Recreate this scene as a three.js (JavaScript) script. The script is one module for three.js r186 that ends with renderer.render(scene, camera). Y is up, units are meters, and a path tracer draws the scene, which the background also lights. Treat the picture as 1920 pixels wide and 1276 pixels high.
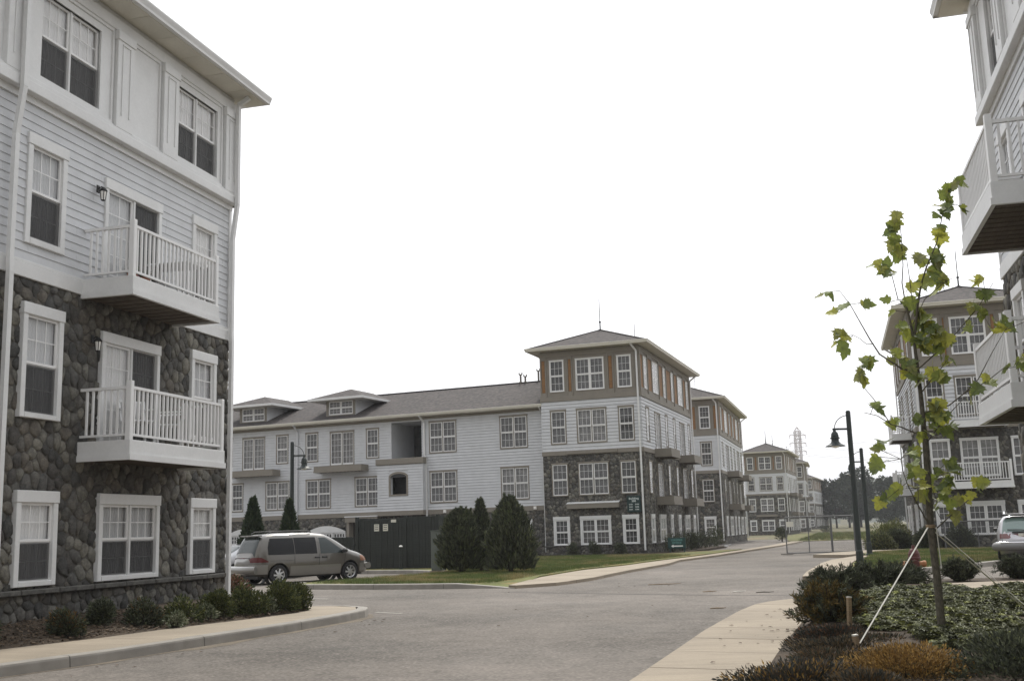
import * as THREE from 'three';
import { mergeGeometries, mergeVertices } from 'three/addons/utils/BufferGeometryUtils.js';
import { Brush, Evaluator, SUBTRACTION } from 'three-bvh-csg';

// ---------------------------------------------------------------- camera, sky, sun, exposure
const scene = new THREE.Scene();
const camera = new THREE.PerspectiveCamera(34.42, 1920 / 1276, 0.1, 4000);
const rad = THREE.MathUtils.degToRad;
camera.position.set(0, 1.55, 0);
camera.rotation.set(rad(9.86), 0, rad(-1.706), 'XYZ');
scene.add(camera);
const renderer = new THREE.WebGLRenderer({ antialias: true });
renderer.toneMapping = THREE.LinearToneMapping;
renderer.toneMappingExposure = 0.97;
renderer.shadowMap.enabled = true;

const SUN = new THREE.Vector3(0.135, 0.80, -0.585).normalize();
{
  const W = 256, H = 128, a = new Float32Array(W * H * 4);
  for (let r = 0; r < H; r++) for (let c = 0; c < W; c++) {
    const up = ((r + 0.5) / H - 0.5) * Math.PI, ro = ((c + 0.5) / W - 0.5) * 2 * Math.PI;
    const y = Math.sin(up), x = Math.cos(ro) * Math.cos(up), z = Math.sin(ro) * Math.cos(up);
    const cs = x * SUN.x + y * SUN.y + z * SUN.z;
        const h = cs * 0.5 + 0.5, k = Math.max(0, y), L = y < 0 ? 0.5 : 0.78 + 0.62 * h * h + 0.6 * Math.pow(h, 8); // hazy sky, brighter towards the sun
    const i = (r * W + c) * 4;
    a[i] = L * (0.985 - 0.03 * k); a[i + 1] = L * 0.985; a[i + 2] = L * (1.0 + 0.03 * k); a[i + 3] = 1;
  }
  const t = new THREE.DataTexture(a, W, H, THREE.RGBAFormat, THREE.FloatType);
  t.mapping = THREE.EquirectangularReflectionMapping; t.magFilter = THREE.LinearFilter; t.needsUpdate = true;
  scene.background = t; scene.environment = t;
}
const sun = new THREE.DirectionalLight(new THREE.Color(1.0, 0.955, 0.87), 2.9);
sun.position.copy(SUN).multiplyScalar(300);
sun.castShadow = true; sun.shadow.radius = 9; sun.shadow.mapSize.set(4096, 4096);
Object.assign(sun.shadow.camera, { left: -120, right: 120, top: 120, bottom: -120, near: 1, far: 700 });
scene.add(sun); scene.add(sun.target);
scene.fog = new THREE.FogExp2(new THREE.Color(0.86, 0.87, 0.9), 0.00032);

// ---------------------------------------------------------------- helpers
let seed = 7;
const rnd = () => { seed = (seed + 0x6d2b79f5) | 0; let t = Math.imul(seed ^ (seed >>> 15), 1 | seed); t = (t + Math.imul(t ^ (t >>> 7), 61 | t)) ^ t; return ((t ^ (t >>> 14)) >>> 0) / 4294967296; };
const R = (a, b) => a + (b - a) * rnd();
const lerp = (a, b, t) => a + (b - a) * t;
const clamp = (x, a, b) => Math.min(b, Math.max(a, x));
const V = (x, y, z) => new THREE.Vector3(x, y, z);
const used = {};
function numbered(n) { const k = used[n] = (used[n] || 0) + 1; return k === 1 ? n : n + '_' + String(k - 1).padStart(3, '0'); }
function tag(o, label, category, group, kind) { if (label) o.userData.label = label; if (category) o.userData.category = category; if (group) o.userData.group = group; if (kind) o.userData.kind = kind; return o; }
function thing(name, label, category, pos = [0, 0, 0], turn = 0, group) {
  const o = new THREE.Group(); o.name = numbered(name); o.position.set(...pos); o.rotation.y = turn; scene.add(o); return tag(o, label, category, group);
}
// collects triangles; uv in metres from the dominant axis
class MB {
  constructor(col) { this.p = []; this.n = []; this.t = []; this.c = col ? [] : null; this.cc = [1, 1, 1]; }
  vert(p, n, u) { this.p.push(p[0], p[1], p[2]); this.n.push(n[0], n[1], n[2]); this.t.push(u[0], u[1]); if (this.c) this.c.push(...this.cc); }
  static uv(p, n) { const a = Math.abs(n[0]), b = Math.abs(n[1]), c = Math.abs(n[2]); return a > b && a > c ? [p[2], p[1]] : b > c ? [p[0], p[2]] : [p[0], p[1]]; }
  tri(a, b, c, uvs, ns) {
    const ux = b[0] - a[0], uy = b[1] - a[1], uz = b[2] - a[2], vx = c[0] - a[0], vy = c[1] - a[1], vz = c[2] - a[2];
    let n = [uy * vz - uz * vy, uz * vx - ux * vz, ux * vy - uy * vx]; const l = Math.hypot(...n) || 1; n = [n[0] / l, n[1] / l, n[2] / l];
    [a, b, c].forEach((p, i) => this.vert(p, ns ? ns[i] : n, uvs ? uvs[i] : MB.uv(p, n)));
    return this;
  }
  quad(a, b, c, d, uvs) { this.tri(a, b, c, uvs && [uvs[0], uvs[1], uvs[2]]); this.tri(a, c, d, uvs && [uvs[0], uvs[2], uvs[3]]); return this; }
  poly(pts) { for (let i = 1; i < pts.length - 1; i++) this.tri(pts[0], pts[i], pts[i + 1]); return this; }
  box(x0, y0, z0, x1, y1, z1, skip = '') {
    if (!skip.includes('f')) this.quad([x0, y0, z1], [x1, y0, z1], [x1, y1, z1], [x0, y1, z1]);
    if (!skip.includes('k')) this.quad([x1, y0, z0], [x0, y0, z0], [x0, y1, z0], [x1, y1, z0]);
    if (!skip.includes('l')) this.quad([x0, y0, z0], [x0, y0, z1], [x0, y1, z1], [x0, y1, z0]);
    if (!skip.includes('r')) this.quad([x1, y0, z1], [x1, y0, z0], [x1, y1, z0], [x1, y1, z1]);
    if (!skip.includes('t')) this.quad([x0, y1, z1], [x1, y1, z1], [x1, y1, z0], [x0, y1, z0]);
    if (!skip.includes('b')) this.quad([x0, y0, z0], [x1, y0, z0], [x1, y0, z1], [x0, y0, z1]);
    return this;
  }
  // box with chamfered front edges (towards +z) so trim catches light
  cbox(x0, y0, z0, x1, y1, z1, c = 0.008) {
    const z = z1 - c, f = [[x0 + c, y0 + c, z1], [x1 - c, y0 + c, z1], [x1 - c, y1 - c, z1], [x0 + c, y1 - c, z1]], m = [[x0, y0, z], [x1, y0, z], [x1, y1, z], [x0, y1, z]], b = [[x0, y0, z0], [x1, y0, z0], [x1, y1, z0], [x0, y1, z0]];
    this.quad(...f);
    for (let i = 0; i < 4; i++) { const j = (i + 1) % 4; this.quad(m[i], m[j], f[j], f[i]); this.quad(b[i], b[j], m[j], m[i]); }
    this.quad(b[3], b[2], b[1], b[0]);
    return this;
  }
  // straight bar of square section between two points
  bar(a, b, w, h = w) {
    const A = V(...a), B = V(...b), d = B.clone().sub(A).normalize(), s = Math.abs(d.y) > 0.9 ? V(1, 0, 0) : V(0, 1, 0), x = d.clone().cross(s).normalize().multiplyScalar(w / 2), y = x.clone().normalize().cross(d).multiplyScalar(h / 2);
    const q = (P, i, j) => P.clone().addScaledVector(x, i).addScaledVector(y, j).toArray();
    const c = [[-1, -1], [1, -1], [1, 1], [-1, 1]];
    for (let i = 0; i < 4; i++) { const [m, n] = [c[i], c[(i + 1) % 4]]; this.quad(q(A, ...m), q(A, ...n), q(B, ...n), q(B, ...m)); }
    this.quad(...c.map((k) => q(B, ...k))); this.quad(...c.slice().reverse().map((k) => q(A, ...k)));
    return this;
  }
  // smooth tube along points with radii
  tube(pts, rs, seg = 8, caps = true) {
    const P = pts.map((p) => V(...p)), N = P.length, rings = []; let ref = null;
    for (let i = 0; i < N; i++) {
      const d = P[Math.min(i + 1, N - 1)].clone().sub(P[Math.max(i - 1, 0)]).normalize();
      if (!ref) ref = Math.abs(d.y) > 0.9 ? V(1, 0, 0) : V(0, 1, 0);
      const x = ref.clone().sub(d.clone().multiplyScalar(ref.dot(d))).normalize(), y = d.clone().cross(x); ref = x;
      const r = Array.isArray(rs) ? rs[i] : rs, ring = [];
      for (let k = 0; k < seg; k++) { const a = k / seg * 2 * Math.PI, n = x.clone().multiplyScalar(Math.cos(a)).addScaledVector(y, Math.sin(a)); ring.push([P[i].clone().addScaledVector(n, r).toArray(), n.toArray()]); }
      rings.push(ring);
    }
    let len = 0;
    for (let i = 0; i < N - 1; i++) {
      const l2 = len + P[i].distanceTo(P[i + 1]);
      for (let k = 0; k < seg; k++) {
        const j = (k + 1) % seg, a = rings[i][k], b = rings[i][j], c = rings[i + 1][j], d = rings[i + 1][k], r = Array.isArray(rs) ? rs[i] : rs, u0 = k / seg * 6.28 * r, u1 = (k + 1) / seg * 6.28 * r;
        this.tri(a[0], b[0], c[0], [[u0, len], [u1, len], [u1, l2]], [a[1], b[1], c[1]]); this.tri(a[0], c[0], d[0], [[u0, len], [u1, l2], [u0, l2]], [a[1], c[1], d[1]]);
      }
      len = l2;
    }
    if (caps) for (const [i, s] of [[0, 1], [N - 1, 0]]) for (let k = 1; k < seg - 1; k++) { const q = rings[i]; s ? this.tri(q[0][0], q[k + 1][0], q[k][0]) : this.tri(q[0][0], q[k][0], q[k + 1][0]); }
    return this;
  }
  // surface of revolution about y: profile [[r,y]...]
  lathe(prof, seg = 16, ox = 0, oy = 0, oz = 0) {
    for (let i = 0; i < prof.length - 1; i++) for (let k = 0; k < seg; k++) {
      const [r0, y0] = prof[i], [r1, y1] = prof[i + 1], a = k / seg * 2 * Math.PI, b = (k + 1) / seg * 2 * Math.PI, dy = y1 - y0, dr = r1 - r0, l = Math.hypot(dy, dr) || 1;
      const P = (r, y, t) => [ox + r * Math.cos(t), oy + y, oz - r * Math.sin(t)], Nn = (t) => [dy / l * Math.cos(t), -dr / l, -dy / l * Math.sin(t)];
      const A = P(r0, y0, a), B = P(r0, y0, b), C = P(r1, y1, b), D = P(r1, y1, a), na = Nn(a), nb = Nn(b), U = (r, y, t) => [t * Math.max(r0, r1), y];
      if (r0 > 1e-6) this.tri(A, B, C, [U(r0, y0, a), U(r0, y0, b), U(r1, y1, b)], [na, nb, nb]);
      if (r1 > 1e-6) this.tri(A, C, D, [U(r0, y0, a), U(r1, y1, b), U(r1, y1, a)], [na, nb, na]);
    }
    return this;
  }
  geo() {
    const g = new THREE.BufferGeometry();
    g.setAttribute('position', new THREE.Float32BufferAttribute(this.p, 3)); g.setAttribute('normal', new THREE.Float32BufferAttribute(this.n, 3)); g.setAttribute('uv', new THREE.Float32BufferAttribute(this.t, 2));
    if (this.c) g.setAttribute('color', new THREE.Float32BufferAttribute(this.c, 3));
    return g;
  }
  build(name, mat, parent, kind) { return mesh(name, this.geo(), mat, parent, kind); }
}
function mesh(name, geo, mat, parent, kind) {
  const m = new THREE.Mesh(geo, mat); m.castShadow = m.receiveShadow = true;
  m.name = parent ? name : numbered(name); (parent || scene).add(m); if (kind) m.userData.kind = kind; return m;
}
const cache = new Map(), once = (k, f) => { if (!cache.has(k)) cache.set(k, f()); return cache.get(k); };

// ---------------------------------------------------------------- textures and materials
const hash = (x, y, s) => { let h = Math.imul(x | 0, 374761393) ^ Math.imul(y | 0, 668265263) ^ Math.imul(s | 0, 974711); h = Math.imul(h ^ (h >>> 13), 1274126177); return ((h ^ (h >>> 16)) >>> 0) / 4294967296; };
function noise(x, y, per, s) { // periodic value noise
  const xi = Math.floor(x), yi = Math.floor(y), f = x - xi, g = y - yi, u = f * f * (3 - 2 * f), v = g * g * (3 - 2 * g), m = (k) => ((k % per) + per) % per;
  return lerp(lerp(hash(m(xi), m(yi), s), hash(m(xi + 1), m(yi), s), u), lerp(hash(m(xi), m(yi + 1), s), hash(m(xi + 1), m(yi + 1), s), u), v);
}
const fbm = (u, v, f, o, s) => { let a = 0, w = 0.5, t = 0; for (let i = 0; i < o; i++) { a += w * noise(u * f, v * f, f, s + i); t += w; w *= 0.55; f *= 2; } return a / t; };
const enc = (x) => Math.round(255 * clamp(x <= 0.0031308 ? 12.92 * x : 1.055 * Math.pow(x, 1 / 2.4) - 0.055, 0, 1));
function tex(N, f, srgb = true) {
  const a = new Uint8Array(N * N * 4);
  for (let y = 0; y < N; y++) for (let x = 0; x < N; x++) { const c = f(x / N, y / N), i = (y * N + x) * 4, k = typeof c === 'number' ? [c, c, c] : c; for (let j = 0; j < 3; j++) a[i + j] = srgb ? enc(k[j]) : Math.round(255 * clamp(k[j], 0, 1)); a[i + 3] = 255; }
  const t = new THREE.DataTexture(a, N, N); t.wrapS = t.wrapT = THREE.RepeatWrapping; t.magFilter = t.minFilter = THREE.LinearFilter; if (srgb) t.colorSpace = THREE.SRGBColorSpace; t.needsUpdate = true; return t;
}
const rep = (t, sx, sy = sx) => { const c = t.clone(); c.repeat.set(1 / sx, 1 / sy); c.needsUpdate = true; return c; };
const T = {
  asphalt: tex(1024, (u, v) => { const g = noise(u * 512, v * 512, 512, 3), p = fbm(u, v, 5, 6, 11), q = fbm(u, v, 40, 3, 17), c = 0.6 + 0.6 * (p - 0.5) + 0.25 * (q - 0.5) + 0.45 * (g - 0.5) + (g > 0.9 ? 0.3 : 0), w = 0.02 * (fbm(u, v, 8, 3, 91) - 0.5); return [c + w, c, c - 0.02 - w]; }),
  asphaltB: tex(512, (u, v) => noise(u * 170, v * 170, 170, 3) * 0.7 + 0.3 * noise(u * 256, v * 256, 256, 9), false),
  stain: tex(512, (u, v) => { const a = fbm(u, v, 5, 6, 31), b = fbm(u, v, 16, 4, 33); const c = 0.72 + 0.34 * (a - 0.5) + 0.2 * (b - 0.5); return [c, c * 0.992, c * 0.975]; }),
  concrete: tex(512, (u, v) => { const a = fbm(u, v, 4, 6, 41), b = noise(u * 200, v * 200, 200, 43), s = fbm(u, v * 0.999, 3, 3, 47) * 0.5 + 0.5 * noise(u * 6, v * 60, 60, 49); const c = 0.8 + 0.25 * (a - 0.5) + 0.12 * (b - 0.5) + 0.3 * (s - 0.5); return [c, c * 0.985, c * 0.95]; }),
  stone: tex(512, (u, v) => { const a = fbm(u, v, 5, 6, 51), b = fbm(u, v, 30, 3, 53), l = fbm(u, v, 9, 4, 57); let c = 0.62 + 0.75 * (a - 0.5) + 0.4 * (b - 0.5); const w = l > 0.6 ? 0.12 : 0; return [c + w, c + w * 0.95, c * 0.97 + w * 0.8]; }),
  stoneB: tex(512, (u, v) => 0.6 * fbm(u, v, 12, 5, 55) + 0.4 * noise(u * 128, v * 128, 128, 56), false),
  shingle: tex(1024, (u, v) => { const rows = 32, r = Math.floor(v * rows), cols = 26, x = u * cols + hash(r, 0, 61) * 3, k = Math.floor(x) % cols, fr = v * rows - r, fx = x - Math.floor(x); const t = hash(k, r, 63); let c = 0.62 + 0.45 * (t - 0.5) + 0.25 * (noise(u * 400, v * 400, 400, 65) - 0.5); if (fx < 0.04) c *= 0.8; return [c * (1 + 0.08 * (t - 0.3)), c, c * 1.0]; }),
  shingleB: tex(512, (u, v) => { const r = v * 32; return 1 - (r - Math.floor(r)) * 0.85; }, false),
  grain: tex(256, (u, v) => { const c = 0.9 + 0.16 * (fbm(u, v, 6, 5, 71) - 0.5) + 0.05 * (noise(u * 90, v * 90, 90, 73) - 0.5); return c; }),
  wood: tex(512, (u, v) => { const c = 0.7 + 0.35 * (noise(u * 5, v * 120, 120, 81) - 0.5) + 0.25 * (fbm(u, v, 4, 5, 83) - 0.5); return [c, c * 0.97, c * 0.93]; }),
  mulch: tex(512, (u, v) => { const a = noise(u * 90, v * 90, 90, 91), b = noise(u * 47, v * 47, 47, 93), c = 0.3 + 0.75 * a * b + 0.5 * (fbm(u, v, 6, 5, 95) - 0.5); return [c, c * 0.88, c * 0.74]; }),
  grass: tex(1024, (u, v) => { const a = fbm(u, v, 5, 5, 101), b = noise(u * 300, v * 300, 300, 103), d = fbm(u, v, 11, 4, 107), dry = clamp((d - 0.5) * 4, 0, 1); const c = 0.5 + 0.5 * (a - 0.5) + 0.5 * (b - 0.5); return [c * lerp(0.86, 1.5, dry), c * lerp(1, 1.12, dry), c * lerp(0.5, 0.75, dry)]; }),
  bark: tex(256, (u, v) => { const c = 0.55 + 0.5 * (fbm(u, v, 8, 4, 111) - 0.5) + 0.3 * (noise(u * 60, v * 12, 60, 113) - 0.5); return [c, c * 0.97, c * 0.9]; }),
  fold: tex(512, (u, v) => { const x = u * 14 + 0.5 * noise(u * 7, v * 3, 7, 121); return 0.5 + 0.5 * Math.sin(x * 6.283); }, false),
  print: tex(256, (u, v) => { const a = fbm(u, v, 6, 4, 131), c = 0.6 + 0.6 * (a - 0.5); return clamp(c, 0.12, 1); }),
};
function mat(c, rough = 0.85, o = {}) {
  const { map, bump, ...rest } = o; const m = new (o.physical || o.transmission || o.clearcoat || o.sheen ? THREE.MeshPhysicalMaterial : THREE.MeshStandardMaterial)();
  m.color.setRGB(...c); m.roughness = rough; m.side = THREE.DoubleSide;
  if (map) m.map = rep(T[map[0]], map[1], map[2] || map[1]);
  if (bump) { m.bumpMap = rep(T[bump[0]], bump[1], bump[3] || bump[1]); m.bumpScale = bump[2]; }
  delete rest.physical; Object.assign(m, rest); return m;
}
const M = {
  asphalt: mat([0.226, 0.197, 0.174], 0.92, { map: ['asphalt', 13], bump: ['asphaltB', 2.2, 0.006] }),
  concrete: mat([0.365, 0.31, 0.243], 0.9, { map: ['concrete', 3.1] }),
  kerb: mat([0.37, 0.345, 0.31], 0.9, { map: ['stain', 2.3] }),
  grass: mat([0.235, 0.22, 0.095], 0.95, { map: ['grass', 7.3] }),
  dirt: mat([0.20, 0.17, 0.125], 0.95, { map: ['grass', 23] }),
  mulch: mat([0.115, 0.09, 0.065], 0.97, { map: ['mulch', 1.3], bump: ['mulch', 1.3, 0.02] }),
  siding: mat([0.635, 0.645, 0.66], 0.62, { map: ['grain', 1.7] }),
  white: mat([0.77, 0.77, 0.76], 0.5, { map: ['grain', 2.9] }),
  vinyl: mat([0.78, 0.775, 0.765], 0.42),
  ivory: mat([0.72, 0.69, 0.60], 0.5, { map: ['grain', 2.3] }),
  ivoryB: mat([0.66, 0.635, 0.55], 0.5, { map: ['grain', 2.3] }),
  tan: mat([0.25, 0.225, 0.188], 0.7, { map: ['grain', 1.9] }),
  tanDark: mat([0.19, 0.17, 0.142], 0.7, { map: ['grain', 1.9] }),
  ochre: mat([0.34, 0.18, 0.07], 0.7, { map: ['wood', 0.8] }),
  mortar: mat([0.13, 0.123, 0.112], 0.95, { map: ['stain', 0.9] }),
  cap: mat([0.15, 0.145, 0.135], 0.9, { map: ['stone', 0.8] }),
  stones: [[0.145, 0.14, 0.128], [0.20, 0.19, 0.175], [0.11, 0.108, 0.105], [0.29, 0.275, 0.24], [0.165, 0.16, 0.153], [0.21, 0.19, 0.165], [0.125, 0.117, 0.11], [0.25, 0.24, 0.215]].map((c) => mat(c, 0.92, { map: ['stone', 0.55], bump: ['stoneB', 0.35, 0.012] })),
  shingle: mat([0.097, 0.085, 0.081], 0.93, { map: ['shingle', 4.4], bump: ['shingleB', 4.4, 0.01] }),
  glass: mat([1, 1, 1], 0.02, { transmission: 1, thickness: 0, ior: 1.5 }),
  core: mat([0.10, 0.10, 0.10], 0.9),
  blind: mat([0.56, 0.565, 0.575], 0.7, { bump: ['fold', 1.1, 0.006] }), blinds: [[0.56, 0.565, 0.575], [0.48, 0.485, 0.49], [0.63, 0.625, 0.615]].map((c) => mat(c, 0.7, { bump: ['fold', 1.1, 0.008] })),
  curtains: [[0.34, 0.335, 0.33], [0.20, 0.20, 0.20], [0.26, 0.25, 0.245], [0.13, 0.13, 0.13]].map((c) => mat(c, 0.9, { map: ['print', 1.3] })),
  roomShade: mat([0.12, 0.12, 0.115], 0.9, { map: ['print', 1.6] }),  // dark tone stands in for shade inside the loggia and garages
  screen: mat([0.04, 0.04, 0.04], 0.8, { transparent: true, opacity: 0.76, depthWrite: false }),
  deck: mat([0.15, 0.125, 0.10], 0.85, { map: ['wood', 1.1] }),
  green: mat([0.015, 0.022, 0.02], 0.5),
  fenceGreen: mat([0.03, 0.036, 0.033], 0.75, { map: ['wood', 1.2] }),
  signGreen: mat([0.015, 0.04, 0.038], 0.5),
  black: mat([0.02, 0.02, 0.02], 0.6),
  steel: mat([0.62, 0.58, 0.58], 0.7),  // paint lightened to carry the haze over the far pylon
  galv: mat([0.30, 0.30, 0.31], 0.5, { metalness: 0.5 }),
  lens: mat([0.85, 0.83, 0.78], 0.25),
  bark: mat([0.17, 0.155, 0.125], 0.9, { map: ['bark', 0.35], bump: ['bark', 0.35, 0.006] }),
  barkDark: mat([0.06, 0.05, 0.04], 0.95),
  leaf: new THREE.MeshPhysicalMaterial({ vertexColors: true, roughness: 0.8, transmission: 0.45, thickness: 0, side: THREE.DoubleSide }),
  needle: new THREE.MeshStandardMaterial({ vertexColors: true, roughness: 0.85, side: THREE.DoubleSide }),
  strap: mat([0.62, 0.60, 0.54], 0.7), stake: mat([0.36, 0.27, 0.17], 0.9, { map: ['wood', 0.6] }),
  plastic: mat([0.80, 0.80, 0.80], 0.4), terracotta: mat([0.35, 0.15, 0.09], 0.8),
  utility: mat([0.125, 0.14, 0.12], 0.6, { map: ['grain', 1] }),
};

// ---------------------------------------------------------------- ground
function sheet(name, pts, y, m, o = {}) { // polygon in x,z with optional skirt down to o.bottom and height function
  const s = pts.map(([x, z]) => new THREE.Vector2(x, z)); if (THREE.ShapeUtils.isClockWise(s)) { s.reverse(); pts = pts.slice().reverse(); }
  const f = typeof y === 'function' ? y : () => y, b = new MB(), P = (i) => [s[i].x, f(s[i].x, s[i].y), s[i].y];
  for (const [i, j, k] of THREE.ShapeUtils.triangulateShape(s, [])) b.tri(P(i), P(k), P(j), [i, k, j].map((q) => [s[q].x, s[q].y]));
  if (o.bottom !== undefined) for (let i = 0; i < s.length; i++) { const j = (i + 1) % s.length, A = P(i), B = P(j); b.quad([A[0], o.bottom, A[2]], A, B, [B[0], o.bottom, B[2]]); }
  const g = b.build(name, m, o.parent); if (!o.parent) tag(g, o.label, o.category, null, 'structure'); return g;
}
function resample(pts, n) { // n+1 points evenly along a polyline
  const L = [0]; for (let i = 1; i < pts.length; i++) L.push(L[i - 1] + Math.hypot(pts[i][0] - pts[i - 1][0], pts[i][1] - pts[i - 1][1]));
  const out = []; for (let k = 0; k <= n; k++) { const d = L.at(-1) * k / n; let i = 1; while (i < L.length - 1 && L[i] < d) i++; const t = (d - L[i - 1]) / (L[i] - L[i - 1] || 1); out.push([lerp(pts[i - 1][0], pts[i][0], t), lerp(pts[i - 1][1], pts[i][1], t)]); }
  return out;
}
// paving: slabs between two edge lines, each slab its own piece with open joints
function paving(name, A, B, n, y, m, piece = 'paving_slab', ybot = -0.02, gap = 0.012) {
  const a = resample(A, n * 4), b = resample(B, n * 4), base = new MB();
  for (let i = 0; i < n * 4; i++) { const y0 = y - 0.02; base.quad([a[i][0], y0, a[i][1]], [a[i + 1][0], y0, a[i + 1][1]], [b[i + 1][0], y0, b[i + 1][1]], [b[i][0], y0, b[i][1]]); }
  const root = base.build(name, M.mortar); tag(root, null, null, null, 'structure');
  for (let k = 0; k < n; k++) {
    const q = new MB(), h = y + R(-0.002, 0.002), i0 = k * 4, L = Math.hypot(a[i0 + 4][0] - a[i0][0], a[i0 + 4][1] - a[i0][1]) || 1, g = gap / L;
    const at = (arr, i) => { const t = clamp(i, g * 4, 4 - g * 4), j = Math.min(3, Math.floor(t)), p = arr[i0 + j], r = arr[i0 + j + 1]; return [lerp(p[0], r[0], t - j), lerp(p[1], r[1], t - j)]; };
    const X = [0, 1, 2, 3, 4].map((i) => at(a, i)), Z = [0, 1, 2, 3, 4].map((i) => at(b, i)), c = 0.02;
    const T3 = (p, yy) => [p[0], yy, p[1]];
    for (let i = 0; i < 4; i++) {
      q.quad(T3(X[i], h), T3(Z[i], h), T3(Z[i + 1], h), T3(X[i + 1], h));
      q.quad(T3(X[i], h), T3(X[i + 1], h), T3(X[i + 1], ybot), T3(X[i], ybot)); q.quad(T3(Z[i + 1], h), T3(Z[i], h), T3(Z[i], ybot), T3(Z[i + 1], ybot));
    }
    q.quad(T3(X[0], h), T3(X[0], ybot), T3(Z[0], ybot), T3(Z[0], h)); q.quad(T3(X[4], h), T3(Z[4], h), T3(Z[4], ybot), T3(X[4], ybot));
    q.build(piece, m, root);
  }
  return root;
}
// kerb of blocks with rounded top edge along a line, width to the left of it
function kerb(name, pts, n, h, w, m = M.kerb, taper = 0) {
  const per = 6, p = resample(pts, n * per), N = p.length, nor = p.map((q, i) => { const a = p[Math.max(0, i - 1)], b = p[Math.min(N - 1, i + 1)], l = Math.hypot(b[0] - a[0], b[1] - a[1]) || 1; return [-(b[1] - a[1]) / l, (b[0] - a[0]) / l]; });
  const core = new MB(), at = (i, o, y) => [p[i][0] + nor[i][0] * o, y > 0 && taper ? y * clamp(i / taper, 0.08, 1) : y, p[i][1] + nor[i][1] * o];
  for (let i = 0; i < N - 1; i++) { core.quad(at(i, 0.015, -0.02), at(i + 1, 0.015, -0.02), at(i + 1, 0.015, h - 0.012), at(i, 0.015, h - 0.012)); core.quad(at(i, 0.015, h - 0.012), at(i + 1, 0.015, h - 0.012), at(i + 1, w, h - 0.012), at(i, w, h - 0.012)); }
  const root = core.build(name, M.mortar); tag(root, null, null, null, 'structure');
  const prof = [[-0.012, -0.02], [0, h - 0.035], [0.008, h - 0.012], [0.035, h], [w, h + 0.002], [w, -0.02]];
  for (let k = 0; k < n; k++) {
    const b = new MB();
    for (let i = k * per; i < (k + 1) * per; i++) for (let j = 0; j < prof.length - 1; j++) {
      const e0 = i === k * per ? 0.006 : 0, e1 = i === (k + 1) * per - 1 ? 0.006 : 0, A = at(i, prof[j][0], prof[j][1]), B = at(i + 1, prof[j][0], prof[j][1]), C = at(i + 1, prof[j + 1][0], prof[j + 1][1]), D = at(i, prof[j + 1][0], prof[j + 1][1]);
      const mv = (P, Q, e) => { const l = Math.hypot(Q[0] - P[0], Q[2] - P[2]) || 1; return [P[0] + (Q[0] - P[0]) * e / l, P[1], P[2] + (Q[2] - P[2]) * e / l]; };
      b.quad(mv(A, B, e0), mv(B, A, e1), mv(C, D, e1), mv(D, C, e0));
    }
    b.build('kerb_block', m, root);
  }
  return root;
}

sheet('ground', [[-1500, 60], [1500, 60], [1500, -1600], [-1500, -1600]], -0.03, M.dirt);
sheet('road', [[-40, 20], [60, 20], [60, -60], [50, -112], [22, -112], [-40, -62]], 0, M.asphalt);
// the left pavement and planting bed
const LWo = [[-9.2, -7.6], [-7.3, -11.6], [-6.29, -13.71], [-5.57, -14.97], [-4.98, -16.35], [-3.91, -18.84], [-3.29, -20.58], [-2.98, -21.9], [-3.05, -22.65], [-3.45, -23.25], [-4.1, -23.55], [-5.2, -23.75], [-9.5, -24.2]];
const LWi = [[-10.2, -9.3], [-8.3, -13.3], [-7.22, -15.68], [-6.46, -16.9], [-5.71, -18.6], [-4.71, -20.4], [-4.2, -21.6], [-4.12, -22.05], [-4.15, -22.2], [-4.25, -22.5], [-4.55, -22.85], [-5.2, -23.0], [-9.5, -23.3]];
kerb('kerb', LWo.slice().reverse(), 9, 0.15, 0.2);
{
  const inset = (o, i) => [lerp(o[0], i[0], 0.2 / Math.hypot(o[0] - i[0], o[1] - i[1])), lerp(o[1], i[1], 0.2 / Math.hypot(o[0] - i[0], o[1] - i[1]))];
  paving('pavement', LWo.map((p, i) => inset(p, LWi[i])), LWi, 7, 0.15, M.concrete);
}
const bedS = (x, z) => x * 0.2529 - z * 0.9675, bedN = (x, z) => x * 0.9675 + z * 0.2529, bedIn = LWi.slice(0, 8).map(([x, z]) => [bedS(x, z), bedN(x, z)]);
const bedH = (x, z) => { const s = bedS(x, z), n = bedN(x, z); let e = bedIn.at(-1)[1]; for (let i = 1; i < bedIn.length; i++) if (s < bedIn[i][0]) { e = lerp(bedIn[i - 1][1], bedIn[i][1], (s - bedIn[i - 1][0]) / (bedIn[i][0] - bedIn[i - 1][0])); break; } return 0.152 + 0.27 * clamp((e - n) / (e + 12.2), 0, 1); };
{
  const b = new MB(), inn = resample(LWi, 80), dL = [0.2529, -0.9675], nL = [0.9675, 0.2529];
  for (let i = 0; i < 80; i++) for (let k = 0; k < 18; k++) {
    const wall = (p) => { const s = Math.min(p[0] * dL[0] + p[1] * dL[1], 21.7); return [dL[0] * s + nL[0] * -12.4, dL[1] * s + nL[1] * -12.4]; };
    const q = (i, k) => { const p = inn[i], w = wall(p), x = lerp(p[0], w[0], k / 18), z = lerp(p[1], w[1], k / 18); return [x, bedH(x, z) + (k ? 0.035 : 0) * (noise(x * 3 + 150, z * 3 + 190, 999, 5) - 0.5), z]; };
    b.quad(q(i, k), q(i + 1, k), q(i + 1, k + 1), q(i, k + 1));
  }
  tag(b.build('planting_bed', M.mulch), null, null, null, 'structure');
}
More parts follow.
